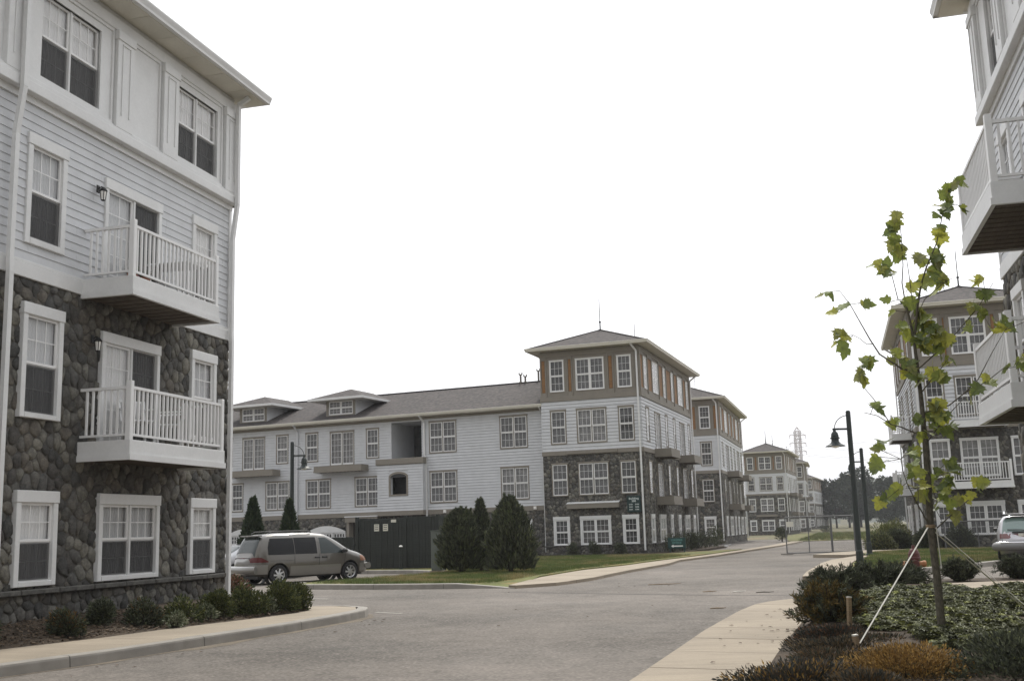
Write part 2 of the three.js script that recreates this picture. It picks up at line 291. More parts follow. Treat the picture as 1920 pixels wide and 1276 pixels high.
// island lawn in front of the middle building
const ISL = [[-7.05, -35.0], [-6.85, -34.45], [-4.4, -32.95], [-2.6, -32.15], [-0.9, -31.55], [-0.45, -31.3], [-0.12, -31.0]];
const strIn = [[-0.3, -31.25], [0.68, -36.0], [2.28, -41.0], [4.34, -45.0], [6.35, -50.0], [9.3, -56.5], [13.3, -66.5], [17.6, -78], [22.5, -92]];
const strOut = [[-0.1, -30.98], [1.15, -32.0], [2.3, -34.6], [3.9, -39.7], [6.1, -45.6], [7.2, -50.0], [9.9, -56.0], [13.9, -66.2], [18.4, -77.6], [23.4, -91.8]];
sheet('lawn', [...ISL.map(([x, z]) => [x + 0.04, z - 0.13]), ...strIn.slice(0, 7), [6, -61.0], [1.0, -62.6], [-2.8, -50], [-3.4, -44.2], [-2.9, -42.0], [-4.25, -39.2], [-5.57, -38.0], [-7.0, -35.9]], (x, z) => 0.13 * clamp(Math.hypot(x + 0.1, z + 31) / 2.2, 0.12, 1), M.grass, { bottom: -0.02 });
kerb('kerb', [[-7.0, -36.0], ...ISL].reverse(), 4, 0.15, 0.18, M.kerb, 5);
paving('pavement', strOut, [strIn[0], ...strIn.slice(1), [22.6, -92.2]], 22, 0.09, M.concrete);
kerb('kerb', [[-9, -46.6], [-6.46, -46.4], [-4.33, -45.2], [-3.2, -43.0], [-2.9, -42.1]].reverse(), 3, 0.15, 0.16);
sheet('lawn', [[-9, -46.75], [-6.46, -46.55], [-4.33, -45.35], [-3.45, -44.3], [-2.85, -50], [-9, -50]], 0.12, M.grass, { bottom: -0.02 });
// right pavement, bed, lawn, paths
const RWo = [[-0.6, -6.0], [1.02, -10.85], [1.65, -12.85], [2.55, -15.74], [3.68, -19.05], [4.27, -20.52], [4.75, -21.3], [5.25, -21.7]];
const RWi = [[0.3, -5.6], [2.2, -10.59], [3.2, -13.8], [3.99, -16.15], [4.75, -18.6], [5.3, -20.3], [5.6, -21.0], [5.75, -21.4]];
paving('pavement', RWo, RWi, 11, 0.12, M.concrete);
const mound = (x, z) => 0.15 + 0.2 * clamp((x - (0.55 * -z - 3.2)) / 1.5, 0, 1);
{
  const b = new MB(), A = resample(RWi, 24), Bk = resample([[9, -5.2], [9.4, -9], [9.1, -14], [8.9, -18], [8.6, -20.3], [8.9, -22.3], [9.3, -24.4], [9.3, -26.8]], 24);
  const q = (i, k) => { const x = lerp(A[i][0], Bk[i][0], k / 10), z = lerp(A[i][1], Bk[i][1], k / 10); return [x, 0.12 + (k && k < 10 ? 0.07 + 0.1 * Math.sin(Math.PI * k / 10) : 0.0) + 0.03 * (noise(x * 2 + 50, z * 2 + 90, 999, 8) - 0.5), z]; };
  for (let i = 0; i < 24; i++) for (let k = 0; k < 10; k++) b.quad(q(i, k), q(i + 1, k), q(i + 1, k + 1), q(i, k + 1));
  b.quad(q(24, 0), q(24, 10), [9.3, -0.02, -26.9], [5.75, -0.02, -21.5]);
  tag(b.build('planting_bed', M.mulch), null, null, null, 'structure');
}
paving('path', [[8.5, -20.6], [9.6, -20.55], [12, -20.4], [18, -20]], [[9.1, -24.5], [9.8, -24.75], [12, -24.9], [18, -25]], 6, 0.16, M.concrete);
sheet('planting_bed', [[9.0, -24.6], [12, -24.95], [18, -25.05], [18, -27], [9.3, -26.9]], 0.13, M.mulch, { bottom: -0.02 });
const RW2o = [[7.67, -30.43], [8.52, -33.26], [10.7, -39.7], [12.07, -43.2], [13.3, -45.4], [14.3, -47.2]];
const RW2i = [[8.9, -30.6], [9.9, -33.6], [11.7, -39.4], [12.9, -42.6], [13.9, -44.9], [14.6, -46.9]];
paving('pavement', RW2o, RW2i, 8, 0.13, M.concrete);
kerb('kerb', [[8.8, -30.55], [9.87, -31.1], [12.06, -33.1], [13.5, -34.4], [16.08, -37.1], [21, -41]].reverse(), 5, 0.15, 0.16);
sheet('lawn', [[8.95, -30.7], [9.8, -31.25], [12.0, -33.25], [13.4, -34.55], [16.0, -37.3], [21, -41.2], [27, -52], [18.9, -54.0], [17.2, -53.4], [15.6, -50.6], [14.65, -46.9], [13.95, -44.9], [12.95, -42.6], [11.75, -39.4], [9.95, -33.6]], 0.125, M.grass, { bottom: -0.02 });
paving('path', [[14.3, -48.6], [15.9, -51.2], [17.3, -53.9], [19, -54.6], [27, -52.9]], [[13.2, -50.2], [14.8, -53], [17.0, -55.2], [19.2, -55.6], [27, -53.9]], 7, 0.13, M.concrete);
sheet('lawn', [[23, -95], [40, -96], [60, -150], [40, -160], [30, -125]], 0.05, M.grass, { bottom: -0.03 });
// hill far behind the trees
{
  const b = new MB(), N = 40, prof = (x) => 26 + 24 * Math.exp(-(((x - 470) / 120) ** 2)) + 6 * noise(x * 0.03 + 10, 1, 999, 4) + 3 * noise(x * 0.11 + 10, 1, 999, 6);
  for (let i = 0; i < N; i++) for (let k = 0; k < 4; k++) {
    const q = (i, k) => { const x = lerp(60, 900, i / N), t = k / 4; return [x, -1 + (prof(x) + 1) * Math.sin(t * Math.PI / 2), -1150 - 160 * t]; };
    b.quad(q(i, k), q(i + 1, k), q(i + 1, k + 1), q(i, k + 1));
  }
  tag(b.build('hill', mat([0.07, 0.085, 0.06], 1, { map: ['grass', 60] })), null, null, null, 'structure');
}
// ---------------------------------------------------------------- building kit
class Face { // a wall plane of a building: x to the right seen from outside, y up, z outwards
  constructor(root, ox, oz, ry) { Object.assign(this, { root, ox, oz, ry }); }
  put(m, x = 0, y = 0, z = 0) { const c = Math.cos(this.ry), s = Math.sin(this.ry); m.position.set(this.ox + x * c + z * s, y, this.oz - x * s + z * c); m.rotation.y = this.ry; return m; }
  part(name, b, m, x = 0, y = 0, z = 0, kind) { return this.put(mesh(name, b.isBufferGeometry ? b : b.geo(), m, this.root, kind), x, y, z); }
}
const cut = (a, b, holes) => { let seg = [[a, b]]; for (const [h0, h1] of holes) seg = seg.flatMap(([s, e]) => (h1 <= s || h0 >= e ? [[s, e]] : [[s, Math.min(h0, e)], [Math.max(h1, s), e]].filter(([p, q]) => q - p > 0.01))); return seg; };
function wall(face, name, x0, x1, y0, y1, holes, m, zf = 0, d = 0.22) {
  const hs = holes.filter((h) => h[0] < x1 && h[2] > x0 && h[1] < y1 && h[3] > y0), ys = [...new Set([y0, y1, ...hs.flatMap((h) => [h[1], h[3]])])].filter((y) => y >= y0 && y <= y1).sort((a, b) => a - b), b = new MB();
  for (let i = 0; i < ys.length - 1; i++) {
    const mid = (ys[i] + ys[i + 1]) / 2;
    for (const [s, e] of cut(x0, x1, hs.filter((h) => h[1] < mid && h[3] > mid).map((h) => [h[0], h[2]]))) b.quad([s, ys[i], zf], [e, ys[i], zf], [e, ys[i + 1], zf], [s, ys[i + 1], zf]);
  }
  for (const h of hs) { const [a, c, p, q] = [Math.max(h[0], x0), Math.max(h[1], y0), Math.min(h[2], x1), Math.min(h[3], y1)]; b.quad([a, c, zf], [a, q, zf], [a, q, zf - d], [a, c, zf - d]); b.quad([p, c, zf], [p, c, zf - d], [p, q, zf - d], [p, q, zf]); b.quad([a, q, zf], [p, q, zf], [p, q, zf - d], [a, q, zf - d]); b.quad([a, c, zf], [a, c, zf - d], [p, c, zf - d], [p, c, zf]); }
  return face.part(name, b, m);
}
// lapped siding boards on a wall part
function siding(w, x0, x1, y0, y1, holes, e, single, m = M.siding) {
  const all = new MB(); const n = Math.round((y1 - y0) / e); e = (y1 - y0) / n;
  for (let i = 0; i < n; i++) {
    const a = y0 + i * e, c = a + e;
    const js = single ? Array.from({ length: Math.ceil((x1 - x0) / 3.6) }, (_, k) => x0 + 3.6 * k + 3.6 * hash(i, k, 77)).map((x) => [x - 0.002, x + 0.002]) : [];
    for (const [s, t] of cut(x0, x1, [...js, ...holes.filter((h) => h[1] < c - 0.01 && h[3] > a + 0.01).map((h) => [h[0], h[2]])])) {
      const b = single ? new MB() : all, L = single ? 0.021 : 0.045, c = single ? a + e : a + e - 0.012;
      b.quad([s, a, L], [t, a, L], [t, c, 0.007], [s, c, 0.007]); b.quad([s, a, 0.0], [t, a, 0.0], [t, a, L], [s, a, L]);
      b.quad([s, a, 0], [s, a, L], [s, c, 0.007], [s, c, 0]); b.quad([t, a, L], [t, a, 0], [t, c, 0], [t, c, 0.007]);
      if (single) b.build('siding_board', m, w);
    }
    
  }
  if (!single) all.build('siding_boards', m, w, 'stuff');
}
// rounded field stones on a wall part: Voronoi cells of scattered points, each domed
function stones(w, x0, x1, y0, y1, holes, size, singles = 0) {
  const pts = [], G = new Map(), cell = size * 1.3, key = (x, y) => Math.floor(x / cell) + ',' + Math.floor(y / cell), sx = 1.28, tries = Math.round((x1 - x0) * (y1 - y0) / (size * size) * 26);
  for (let i = 0; i < tries; i++) {
    const p = [R(x0 - 0.1, x1 + 0.1), R(y0 - 0.1, y1 + 0.1)], r = size * (0.42 + 1.0 * Math.pow(hash(i, 3, 9), 1.6) * (0.5 + noise(p[0] * 1.7 + 40, p[1] * 1.7 + 40, 9999, 3)));
    let ok = true; const cx = Math.floor(p[0] / cell), cy = Math.floor(p[1] / cell);
    for (let a = -1; a < 2 && ok; a++) for (let b = -1; b < 2 && ok; b++) for (const q of G.get((cx + a) + ',' + (cy + b)) || []) if (Math.hypot((p[0] - q[0]) * sx, (p[1] - q[1]) / sx) < Math.min(r, q[2])) { ok = false; break; }
    if (ok) { p.push(r); pts.push(p); const k = key(p[0], p[1]); G.has(k) ? G.get(k).push(p) : G.set(k, [p]); }
  }
  const bins = M.stones.map(() => new MB()), list = [];
  for (const p of pts) {
    let poly = [[x0, y0], [x1, y0], [x1, y1], [x0, y1]];
    const clip = (nx, ny, d) => { const out = []; for (let i = 0; i < poly.length; i++) { const a = poly[i], b = poly[(i + 1) % poly.length], da = a[0] * nx + a[1] * ny - d, db = b[0] * nx + b[1] * ny - d; if (da <= 0) out.push(a); if (da * db < 0) { const t = da / (da - db); out.push([lerp(a[0], b[0], t), lerp(a[1], b[1], t)]); } } poly = out; };
    const cx = Math.floor(p[0] / cell), cy = Math.floor(p[1] / cell);
    for (let a = -2; a < 3; a++) for (let b = -2; b < 3; b++) for (const q of G.get((cx + a) + ',' + (cy + b)) || []) if (q !== p) { const nx = q[0] - p[0], ny = q[1] - p[1], l = Math.hypot(nx, ny), t = 0.5 * p[2] / (p[2] + q[2]) + 0.25; clip(nx / l, ny / l, (p[0] + nx * t) * nx / l + (p[1] + ny * t) * ny / l - 0.007); }
    let skip = false;
    for (const h of holes) {
      if (p[0] > h[0] && p[0] < h[2] && p[1] > h[1] && p[1] < h[3]) { skip = true; break; }
      const dx = p[0] < h[0] ? h[0] - p[0] : p[0] > h[2] ? p[0] - h[2] : -1, dy = p[1] < h[1] ? h[1] - p[1] : p[1] > h[3] ? p[1] - h[3] : -1;
      if (Math.max(dx, dy) > size * 2) continue;
      if (dx > dy) p[0] < h[0] ? clip(1, 0, h[0]) : clip(-1, 0, -h[2]); else p[1] < h[1] ? clip(0, 1, h[1]) : clip(0, -1, -h[3]);
    }
    if (skip || poly.length < 3) continue;
    let r = []; for (let i = 0; i < poly.length; i++) { const a = poly[i], b = poly[(i + 1) % poly.length]; if (Math.hypot(a[0] - b[0], a[1] - b[1]) < 0.05) r.push([(a[0] + b[0]) / 2, (a[1] + b[1]) / 2]); else r.push([lerp(a[0], b[0], 0.27), lerp(a[1], b[1], 0.27)], [lerp(a[0], b[0], 0.73), lerp(a[1], b[1], 0.73)]); }
    const c = r.reduce((s, q) => [s[0] + q[0] / r.length, s[1] + q[1] / r.length], [0, 0]), hgt = R(0.02, 0.05);
    let area = 0; for (let i = 0; i < r.length; i++) { const a = r[i], b = r[(i + 1) % r.length]; area += (a[0] * b[1] - b[0] * a[1]) / 2; }
    if (area < 0.006) continue;
    const vi = Math.floor(rnd() * M.stones.length), du = R(0, 5), dv = R(0, 5), N = r.length, tx = R(-0.03, 0.03), ty = R(-0.03, 0.03);
    const b0 = r.map((q) => [q[0], q[1], 0.0]), m0 = r.map((q) => { const k = R(0.76, 0.88); return [lerp(c[0], q[0], k), lerp(c[1], q[1], k), hgt * R(0.75, 0.95) + (q[0] - c[0]) * tx + (q[1] - c[1]) * ty]; }), ctr = [c[0], c[1], hgt * 1.05];
    const nb = r.map((q) => { const l = Math.hypot(q[0] - c[0], q[1] - c[1]) || 1; return V((q[0] - c[0]) / l, (q[1] - c[1]) / l, 0.35).normalize().toArray(); }), nm = r.map((q) => { const l = Math.hypot(q[0] - c[0], q[1] - c[1]) || 1; return V((q[0] - c[0]) / l * 0.42, (q[1] - c[1]) / l * 0.42, 1).normalize().toArray(); });
    const U = (q) => [q[0] + du, q[1] + dv];
    const draw = (B) => { for (let i = 0; i < N; i++) { const j = (i + 1) % N; B.tri(b0[i], b0[j], m0[j], [U(b0[i]), U(b0[j]), U(m0[j])], [nb[i], nb[j], nm[j]]); B.tri(b0[i], m0[j], m0[i], [U(b0[i]), U(m0[j]), U(m0[i])], [nb[i], nm[j], nm[i]]); B.tri(m0[i], m0[j], ctr, [U(m0[i]), U(m0[j]), U(ctr)], [nm[i], nm[j], [0, 0, 1]]); } };
    list.push({ area, vi, draw, c });
  }
  list.sort((a, b) => b.area - a.area);
  list.forEach((s, i) => { if (i < singles) { const b = new MB(); s.draw(b); b.build('stone', M.stones[s.vi], w); } else s.draw(bins[s.vi]); });
  bins.forEach((b, i) => b.p.length && b.build('small_stones', M.stones[i], w, 'stuff'));
}
// a window or glazed door with its lower left outer corner at x, y; returns the hole it needs
// o: ts/tt/tb casing widths, cm casing material, zc how far it stands out, n units side by side, door, grid, screen, back material list, lod
function windowUnit(face, x, y, w, h, o = {}) {
  const { ts = 0.11, tt = 0.16, tb = 0.08, cm = M.white, zc = 0.05, n = 1, door = false, grid = [3, 2], screen = false, back = M.blind, lod = 0, cross = false, arch = 0 } = o;
  const zs = Math.max(0, zc - (lod ? 0.014 : 0.035)), pd = lod ? 0.02 : 0, X0 = ts, X1 = w - ts, Y0 = tb, Y1 = h - tt, mull = n > 1 ? 0.05 : 0, uw = (X1 - X0 - (n - 1) * mull) / n, k = [w, h, ts, tt, tb, zc, n, door, grid, lod].map((v) => (typeof v === 'number' ? v.toFixed(3) : v)).join();
  const ga = once('casing' + k, () => { const b = new MB(); if (ts > 0) { b.cbox(0, 0, -0.03, ts, h - tt, zc); b.cbox(X1, 0, -0.03, w, h - tt, zc); } if (tt > 0) b.cbox(-0.015, h - tt, -0.03, w + 0.015, h, zc + 0.012); if (tb > 0) b.cbox(X0, 0, -0.03, X1, tb, zc + 0.008); for (let i = 1; i < n; i++) { const a = X0 + i * uw + (i - 1) * mull; b.cbox(a, Y0, -0.03, a + mull, Y1, zc - 0.012); } return b.geo(); });
  const win = face.part(door ? 'patio_door' : 'window', ga, cm, x, y);
  const fw = lod === 0 ? 0.042 : 0.052, mw = lod > 2 ? 0.012 : lod > 1 ? 0.018 : 0.016, gs = once('sash' + k, () => {
    const b = new MB();
    for (let i = 0; i < n; i++) {
      const a = X0 + i * (uw + mull), c = a + uw, rows = door ? [[Y0, Y1]] : [[Y0, (Y0 + Y1) / 2], [(Y0 + Y1) / 2, Y1]];
      rows.forEach(([p, q], r) => {
        const z = zs + (door ? (i ? -0.03 : -0.008) : r ? -0.008 : -0.03), zb = z - 0.03;
        b.box(a, p, zb, a + fw, q, z); b.box(c - fw, p, zb, c, q, z); b.box(a + fw, p, zb, c - fw, p + fw * (door ? 2 : 1), z); b.box(a + fw, q - fw, zb, c - fw, q, z);
        const gx = grid[0], gy = door ? (grid[2] || 5) : grid[1], z2 = z - 0.016, z3 = z2 - 0.006, lo = p + fw * (door ? 2 : 1), hi = q - fw;
        for (let g = 1; g < gx; g++) { const xx = lerp(a + fw, c - fw, g / gx); b.box(xx - mw / 2, lo, z3, xx + mw / 2, hi, z2, 'tb'); }
        for (let g = 1; g < gy; g++) { const yy = lerp(lo, hi, g / gy); b.box(a + fw, yy - mw / 2, z3 - 0.001, c - fw, yy + mw / 2, z2 + 0.001, 'lr'); }
      });
    }
    return b.geo();
  });
  mesh('sash', gs, M.vinyl, win);
  for (let i = 0; i < n; i++) {
    const a = X0 + i * (uw + mull) + fw * 0.6, c = X0 + i * (uw + mull) + uw - fw * 0.6, rows = door || lod > 1 ? [[Y0, Y1]] : [[Y0, (Y0 + Y1) / 2], [(Y0 + Y1) / 2, Y1]];
    rows.forEach(([p, q], r) => {
      const z = zs + (door ? (i ? -0.055 : -0.033) : r ? -0.033 + pd : -0.055 + pd * 1.6);
      const g = once(['pane', a, c, p, q, z].join(), () => new MB().quad([a, p + 0.02, z], [c, p + 0.02, z], [c, q - 0.02, z], [a, q - 0.02, z]).geo()); mesh('pane', g, M.glass, win);
      if (screen && !door && r === 0) { const s = once(['scr', a, c, p, q, zs].join(), () => new MB().quad([a, p + 0.02, zs - 0.012], [c, p + 0.02, zs - 0.012], [c, q - 0.02, zs - 0.012], [a, q - 0.02, zs - 0.012]).geo()); mesh('screen', s, M.screen, win); }
      if (screen && door && i === 1) { const s = once(['scr', a, c, p, q, zs].join(), () => new MB().quad([a, p + 0.02, zs - 0.012], [c, p + 0.02, zs - 0.012], [c, q - 0.02, zs - 0.012], [a, q - 0.02, zs - 0.012]).geo()); mesh('screen', s, M.screen, win); }
    });
  }
  const bm = Array.isArray(back) ? back[Math.floor(rnd() * back.length)] : back;
  const gb = once('back' + k, () => { const b = new MB(); for (let i = 0; i < n; i++) { const a = X0 + i * (uw + mull) - 0.04, c = a + uw + 0.08, z = zs - (lod ? 0.14 : 0.085); b.quad([a, Y0 - 0.03, z], [c, Y0 - 0.03, z], [c, Y1 + 0.03, z], [a, Y1 + 0.03, z]); } return b.geo(); });
  mesh(bm === M.blind || M.blinds.includes(bm) ? 'blind' : 'curtain', gb, bm, win);
  return [x + X0, y + Y0, x + X1, y + Y1];
}
// balcony on a face: fascia, deck, railing
function balcony(face, x0, x1, yb, depth, o = {}) {
  const { rail = true, m = M.white, under = M.deck, fh = 0.34, single = false, rh = 0.92, step = 0.125, left = true, z0 = 0.03, sides = 'lr', plankW = 0.14 } = o, f = new MB(), t = 0.045, yt = yb + fh;
  f.cbox(x0, yb, depth - t, x1, yt, depth, 0.006); f.box(x0, yb, z0, x0 + t, yt, depth - t); f.box(x1 - t, yb, z0, x1, yt, depth - t);
  f.box(x0 - 0.018, yb, depth + 0.001, x1 + 0.018, yb + fh * 0.3, depth + 0.02); f.box(x0 - 0.019, yb, z0, x0 - 0.001, yb + fh * 0.3, depth); f.box(x1 + 0.001, yb, z0, x1 + 0.019, yb + fh * 0.3, depth);
  const root = face.part('balcony', f, m);
  let n_ = 0; const all = new MB(); for (let x = x0 + t; x < x1 - t - 0.02; x += plankW) { const b = single ? new MB() : all; b.box(x + 0.007, yb + 0.028 + (n_ % 2) * 0.009, z0, Math.min(x + plankW - 0.011, x1 - t), yb + 0.06, depth - t); n_++; if (single) b.build('deck_board', under, root); }
  if (!single) all.build('deck', under, root);
  const j = new MB(); j.box(x0 + t, yb + 0.09, z0, x1 - t, yt - 0.012, depth - t); j.build('deck_frame', M.barkDark, root);
  if (!rail) return root;
  const top = yt + rh, r = new MB(), rz = depth - 0.06, xa = x0 + 0.06, xb = x1 - 0.06;
  r.box(xa, top - 0.05, rz - 0.03, xb, top, rz + 0.03); r.box(xa, yt + 0.07, rz - 0.02, xb, yt + 0.11, rz + 0.02);
  for (const x of [xa, xb]) { r.box(x - 0.03, top - 0.051, z0, x + 0.03, top - 0.001, rz - 0.03); r.box(x - 0.02, yt + 0.071, z0, x + 0.02, yt + 0.109, rz - 0.02); }
  r.build('handrail', M.vinyl, root);
  const gp = once('post' + rh, () => new MB().cbox(-0.048, 0, -0.048, 0.048, rh + 0.09, 0.048, 0.01).geo()), gb = once('bal' + rh, () => new MB().box(-0.017, 0.11, -0.017, 0.017, rh - 0.05, 0.017, 'tb').geo());
  for (const x of [xa, xb]) { const p = mesh('post', gp, M.vinyl, root); p.position.set(x, yt, rz); }
  const put = (x, z) => { const p = mesh('baluster', gb, M.vinyl, root); p.position.set(x, yt, z); };
  const nb = Math.round((xb - xa) / step); for (let i = 1; i < nb; i++) put(lerp(xa, xb, i / nb), rz);
  const ns = Math.round((rz - z0) / step); for (let i = 1; i < ns; i++) for (const x of [xa, xb]) put(x, lerp(z0, rz, i / ns));
  return root;
}
// hipped roof over a rectangle (building axes), eave height y, soffit, gutter
function hipRoof(root, x0, x1, z0, z1, yE, slope, o = {}) {
  const { gutter = 0.16, soffit = true, gm = M.ivory } = o, w = x1 - x0, d = z1 - z0, half = Math.min(w, d) / 2, rise = half * slope, yR = yE + rise, b = new MB();
  const A = [x0, yE, z1], B = [x1, yE, z1], C = [x1, yE, z0], D = [x0, yE, z0], P = w < d ? [(x0 + x1) / 2, yR, z1 - half] : [x0 + half, yR, (z0 + z1) / 2], Q = w < d ? [(x0 + x1) / 2, yR, z0 + half] : [x1 - half, yR, (z0 + z1) / 2];
  const sl = Math.hypot(half, rise), uv = (pts, ax) => pts.map((p) => [p[ax], (p[1] - yE) / rise * sl]);
  const plane = (pts, ax) => { const u = uv(pts, ax); for (let i = 1; i < pts.length - 1; i++) b.tri(pts[0], pts[i], pts[i + 1], [u[0], u[i], u[i + 1]]); };
  if (w < d) { plane([A, B, P], 0); plane([B, C, Q, P], 2); plane([C, D, Q], 0); plane([D, A, P, Q], 2); } else { plane([A, B, Q, P], 0); plane([B, C, Q], 2); plane([C, D, P, Q], 0); plane([D, A, P], 2); }
  const cap = new MB(), roof = b.build('roof', M.shingle, root);
  for (const [s, e] of [[A, P], [D, w < d ? Q : P], [B, w < d ? P : Q], [C, Q], [P, Q]]) cap.bar([s[0], s[1] + 0.012, s[2]], [e[0], e[1] + 0.012, e[2]], 0.22, 0.025);
  cap.build('ridge_cap', M.shingle, roof);
  const g = new MB(), ov = 0.02, yb = yE - gutter; // gutter with a rolled front
  for (const [p, q, nx, nz] of [[A, B, 0, 1], [B, C, 1, 0], [C, D, 0, -1], [D, A, -1, 0]]) {
    const prof = [[0.02, 0.012], [0.12, 0.012], [0.125, -0.02], [0.115, -0.045], [0.085, -gutter * 0.7], [0.08, -gutter], [-0.05, -gutter]], at = (c, [o_, y]) => [c[0] + nx * o_ + (c === p ? -nz : nz) * 0, yE + y, c[2] + nz * o_], ex = 0.08;
    const dx = Math.sign(q[0] - p[0]), dz = Math.sign(q[2] - p[2]), s = [p[0] - dx * ex, 0, p[2] - dz * ex], e = [q[0] + dx * ex, 0, q[2] + dz * ex];
    for (let i = 0; i < prof.length - 1; i++) g.quad(at(s, prof[i]), at(e, prof[i]), at(e, prof[i + 1]), at(s, prof[i + 1]));
  }
  g.build('gutter', gm, root);
  if (soffit) new MB().quad([x0, yE - gutter + 0.01, z0], [x1, yE - gutter + 0.01, z0], [x1, yE - gutter + 0.01, z1], [x0, yE - gutter + 0.01, z1]).build('soffit', M.ivory, root);
  return { roof, P, Q };
}
const pipe = (face, pts, m = M.white, w = 0.075) => { const b = new MB(); for (let i = 0; i < pts.length - 1; i++) b.bar(pts[i], pts[i + 1], w, w * 1.3); return face.part('downspout', b, m); };
const finial = (root, p, h = 1.95, k = 1) => { const b = new MB(); b.tube([[p[0], p[1] - 0.1, p[2]], [p[0], p[1] + 0.55, p[2]], [p[0], p[1] + 0.56, p[2]], [p[0], p[1] + h, p[2]]], [0.045 * k, 0.035 * k, 0.024 * k, 0.018 * k], 8); b.lathe([[0.03, 0], [0.075, 0.04], [0.075, 0.09], [0.03, 0.13]], 10, p[0], p[1] + 0.42, p[2]); b.build('finial', M.black, root); };
const CURT = [M.curtains[0], M.curtains[1], M.curtains[1], M.curtains[2], M.curtains[3], M.curtains[3]];

// the four storeys of one street face of an apartment tower. wins: [x0, x1, kind] with kind s single, p pair, d door on floors 2 and 3
function towerFace(face, x0, x1, wins, o = {}) {
  const { lod = 1, big = 0, open = [], railing = false, tanW = true, shutters = [] } = o, H = { 1: [], 2: [], 3: [], 4: [] };
  for (const [a, b, k, only] of wins) for (const fl of [1, 2, 3, 4]) {
    if (only && !only.includes(fl)) continue;
    const n = k === 's' ? 1 : 2, door = k === 'd' && (fl === 2 || fl === 3), back = CURT, w = b - a;
    if (fl === 1) H[1].push(windowUnit(face, a, 0.66, w, 1.65, { n, ts: 0.12, tt: 0.2, tb: 0.06, cm: M.white, zc: 0.1, back, lod }));
    if (fl === 2) H[2].push(door ? windowUnit(face, a, 3.2, w, 2.22, { n, door, ts: 0.06, tt: 0.1, tb: 0.04, cm: M.tan, zc: 0.1, back, lod, grid: [3, 2, 5] }) : windowUnit(face, a, 3.48, w, 1.94, { n, ts: 0.055, tt: 0.09, tb: 0.06, cm: o.white2 ? M.white : M.tan, zc: 0.1, back, lod }));
    if (fl === 3) H[3].push(door ? windowUnit(face, a, 6.18, w, 2.3, { n, door, ts: 0.07, tt: 0.12, tb: 0.04, cm: M.tan, zc: 0.05, back, lod, grid: [3, 2, 5] }) : windowUnit(face, a, 6.5, w, 2.08, { n, ts: 0.075, tt: 0.12, tb: 0.08, cm: M.tan, zc: 0.05, back, lod }));
    if (fl === 4) H[4].push(windowUnit(face, a + 0.05, 9.62, w - 0.1, 1.92, { n, ts: 0.045, tt: 0.05, tb: 0.045, cm: M.vinyl, zc: 0.04, back, lod }));
  }
  const sw = wall(face, 'stone_wall', x0, x1, -0.35, 5.87, [...H[1], ...H[2]], M.mortar); stones(sw, x0, x1, -0.35, 5.86, [...H[1], ...H[2]].map((h) => [h[0] - 0.02, h[1] - 0.02, h[2] + 0.02, h[3] + 0.02]), lod > 1 ? 0.34 : 0.3, big);
  const wl = wall(face, 'siding_wall', x0, x1, 5.87, 9.08, H[3], M.siding); siding(wl, x0, x1, 6.12, 9.06, H[3], lod > 1 ? 0.26 : 0.2, false);
  const tw = wall(face, 'panelled_wall', x0, x1, 9.08, 12.2, H[4], M.tan);
  const cb = new MB(); cb.cbox(x0 - 0.03, 5.86, 0, x1 + 0.03, 6.12, 0.075); face.part('ledge', cb, M.tan);
  const tb = new MB(); tb.cbox(x0 - 0.04, 9.06, 0, x1 + 0.04, 9.34, 0.08); tb.cbox(x0 - 0.04, 11.72, 0, x1 + 0.04, 12.0, 0.06); face.part('trim_band', tb, M.tan);
  const st = new MB(); for (const [a, b] of cut(x0 - 0.03, x1 + 0.03, wins.filter((w) => !w[3] || w[3].includes(1)).map((w) => [w[0], w[1]]))) st.cbox(a, 0.58, 0, b, 0.66, 0.1); face.part('stone_ledge', st, M.cap);
  // pilasters between the top windows, with recessed ochre or tan panels
  const edges = cut(x0, x1, wins.filter((w) => !w[3] || w[3].includes(4)).map((w) => [w[0] - 0.14, w[1] + 0.14]));
  for (const [a, b] of edges) {
    const p = new MB(), f = Math.min(0.12, (b - a) * 0.2); p.cbox(a, 9.34, 0, a + f, 11.72, 0.06); p.cbox(b - f, 9.34, 0, b, 11.72, 0.06); p.box(a + f, 9.34, 0, b - f, 9.6, 0.058); p.box(a + f, 11.55, 0, b - f, 11.72, 0.058);
    const pm = face.part('pilaster', p, M.tan);
    new MB().cbox(a + f + 0.02, 9.62, 0, b - f - 0.02, 11.53, 0.025).build('panel', o.noOchre ? M.tanDark : M.ochre, pm);
  }
  return H;
}
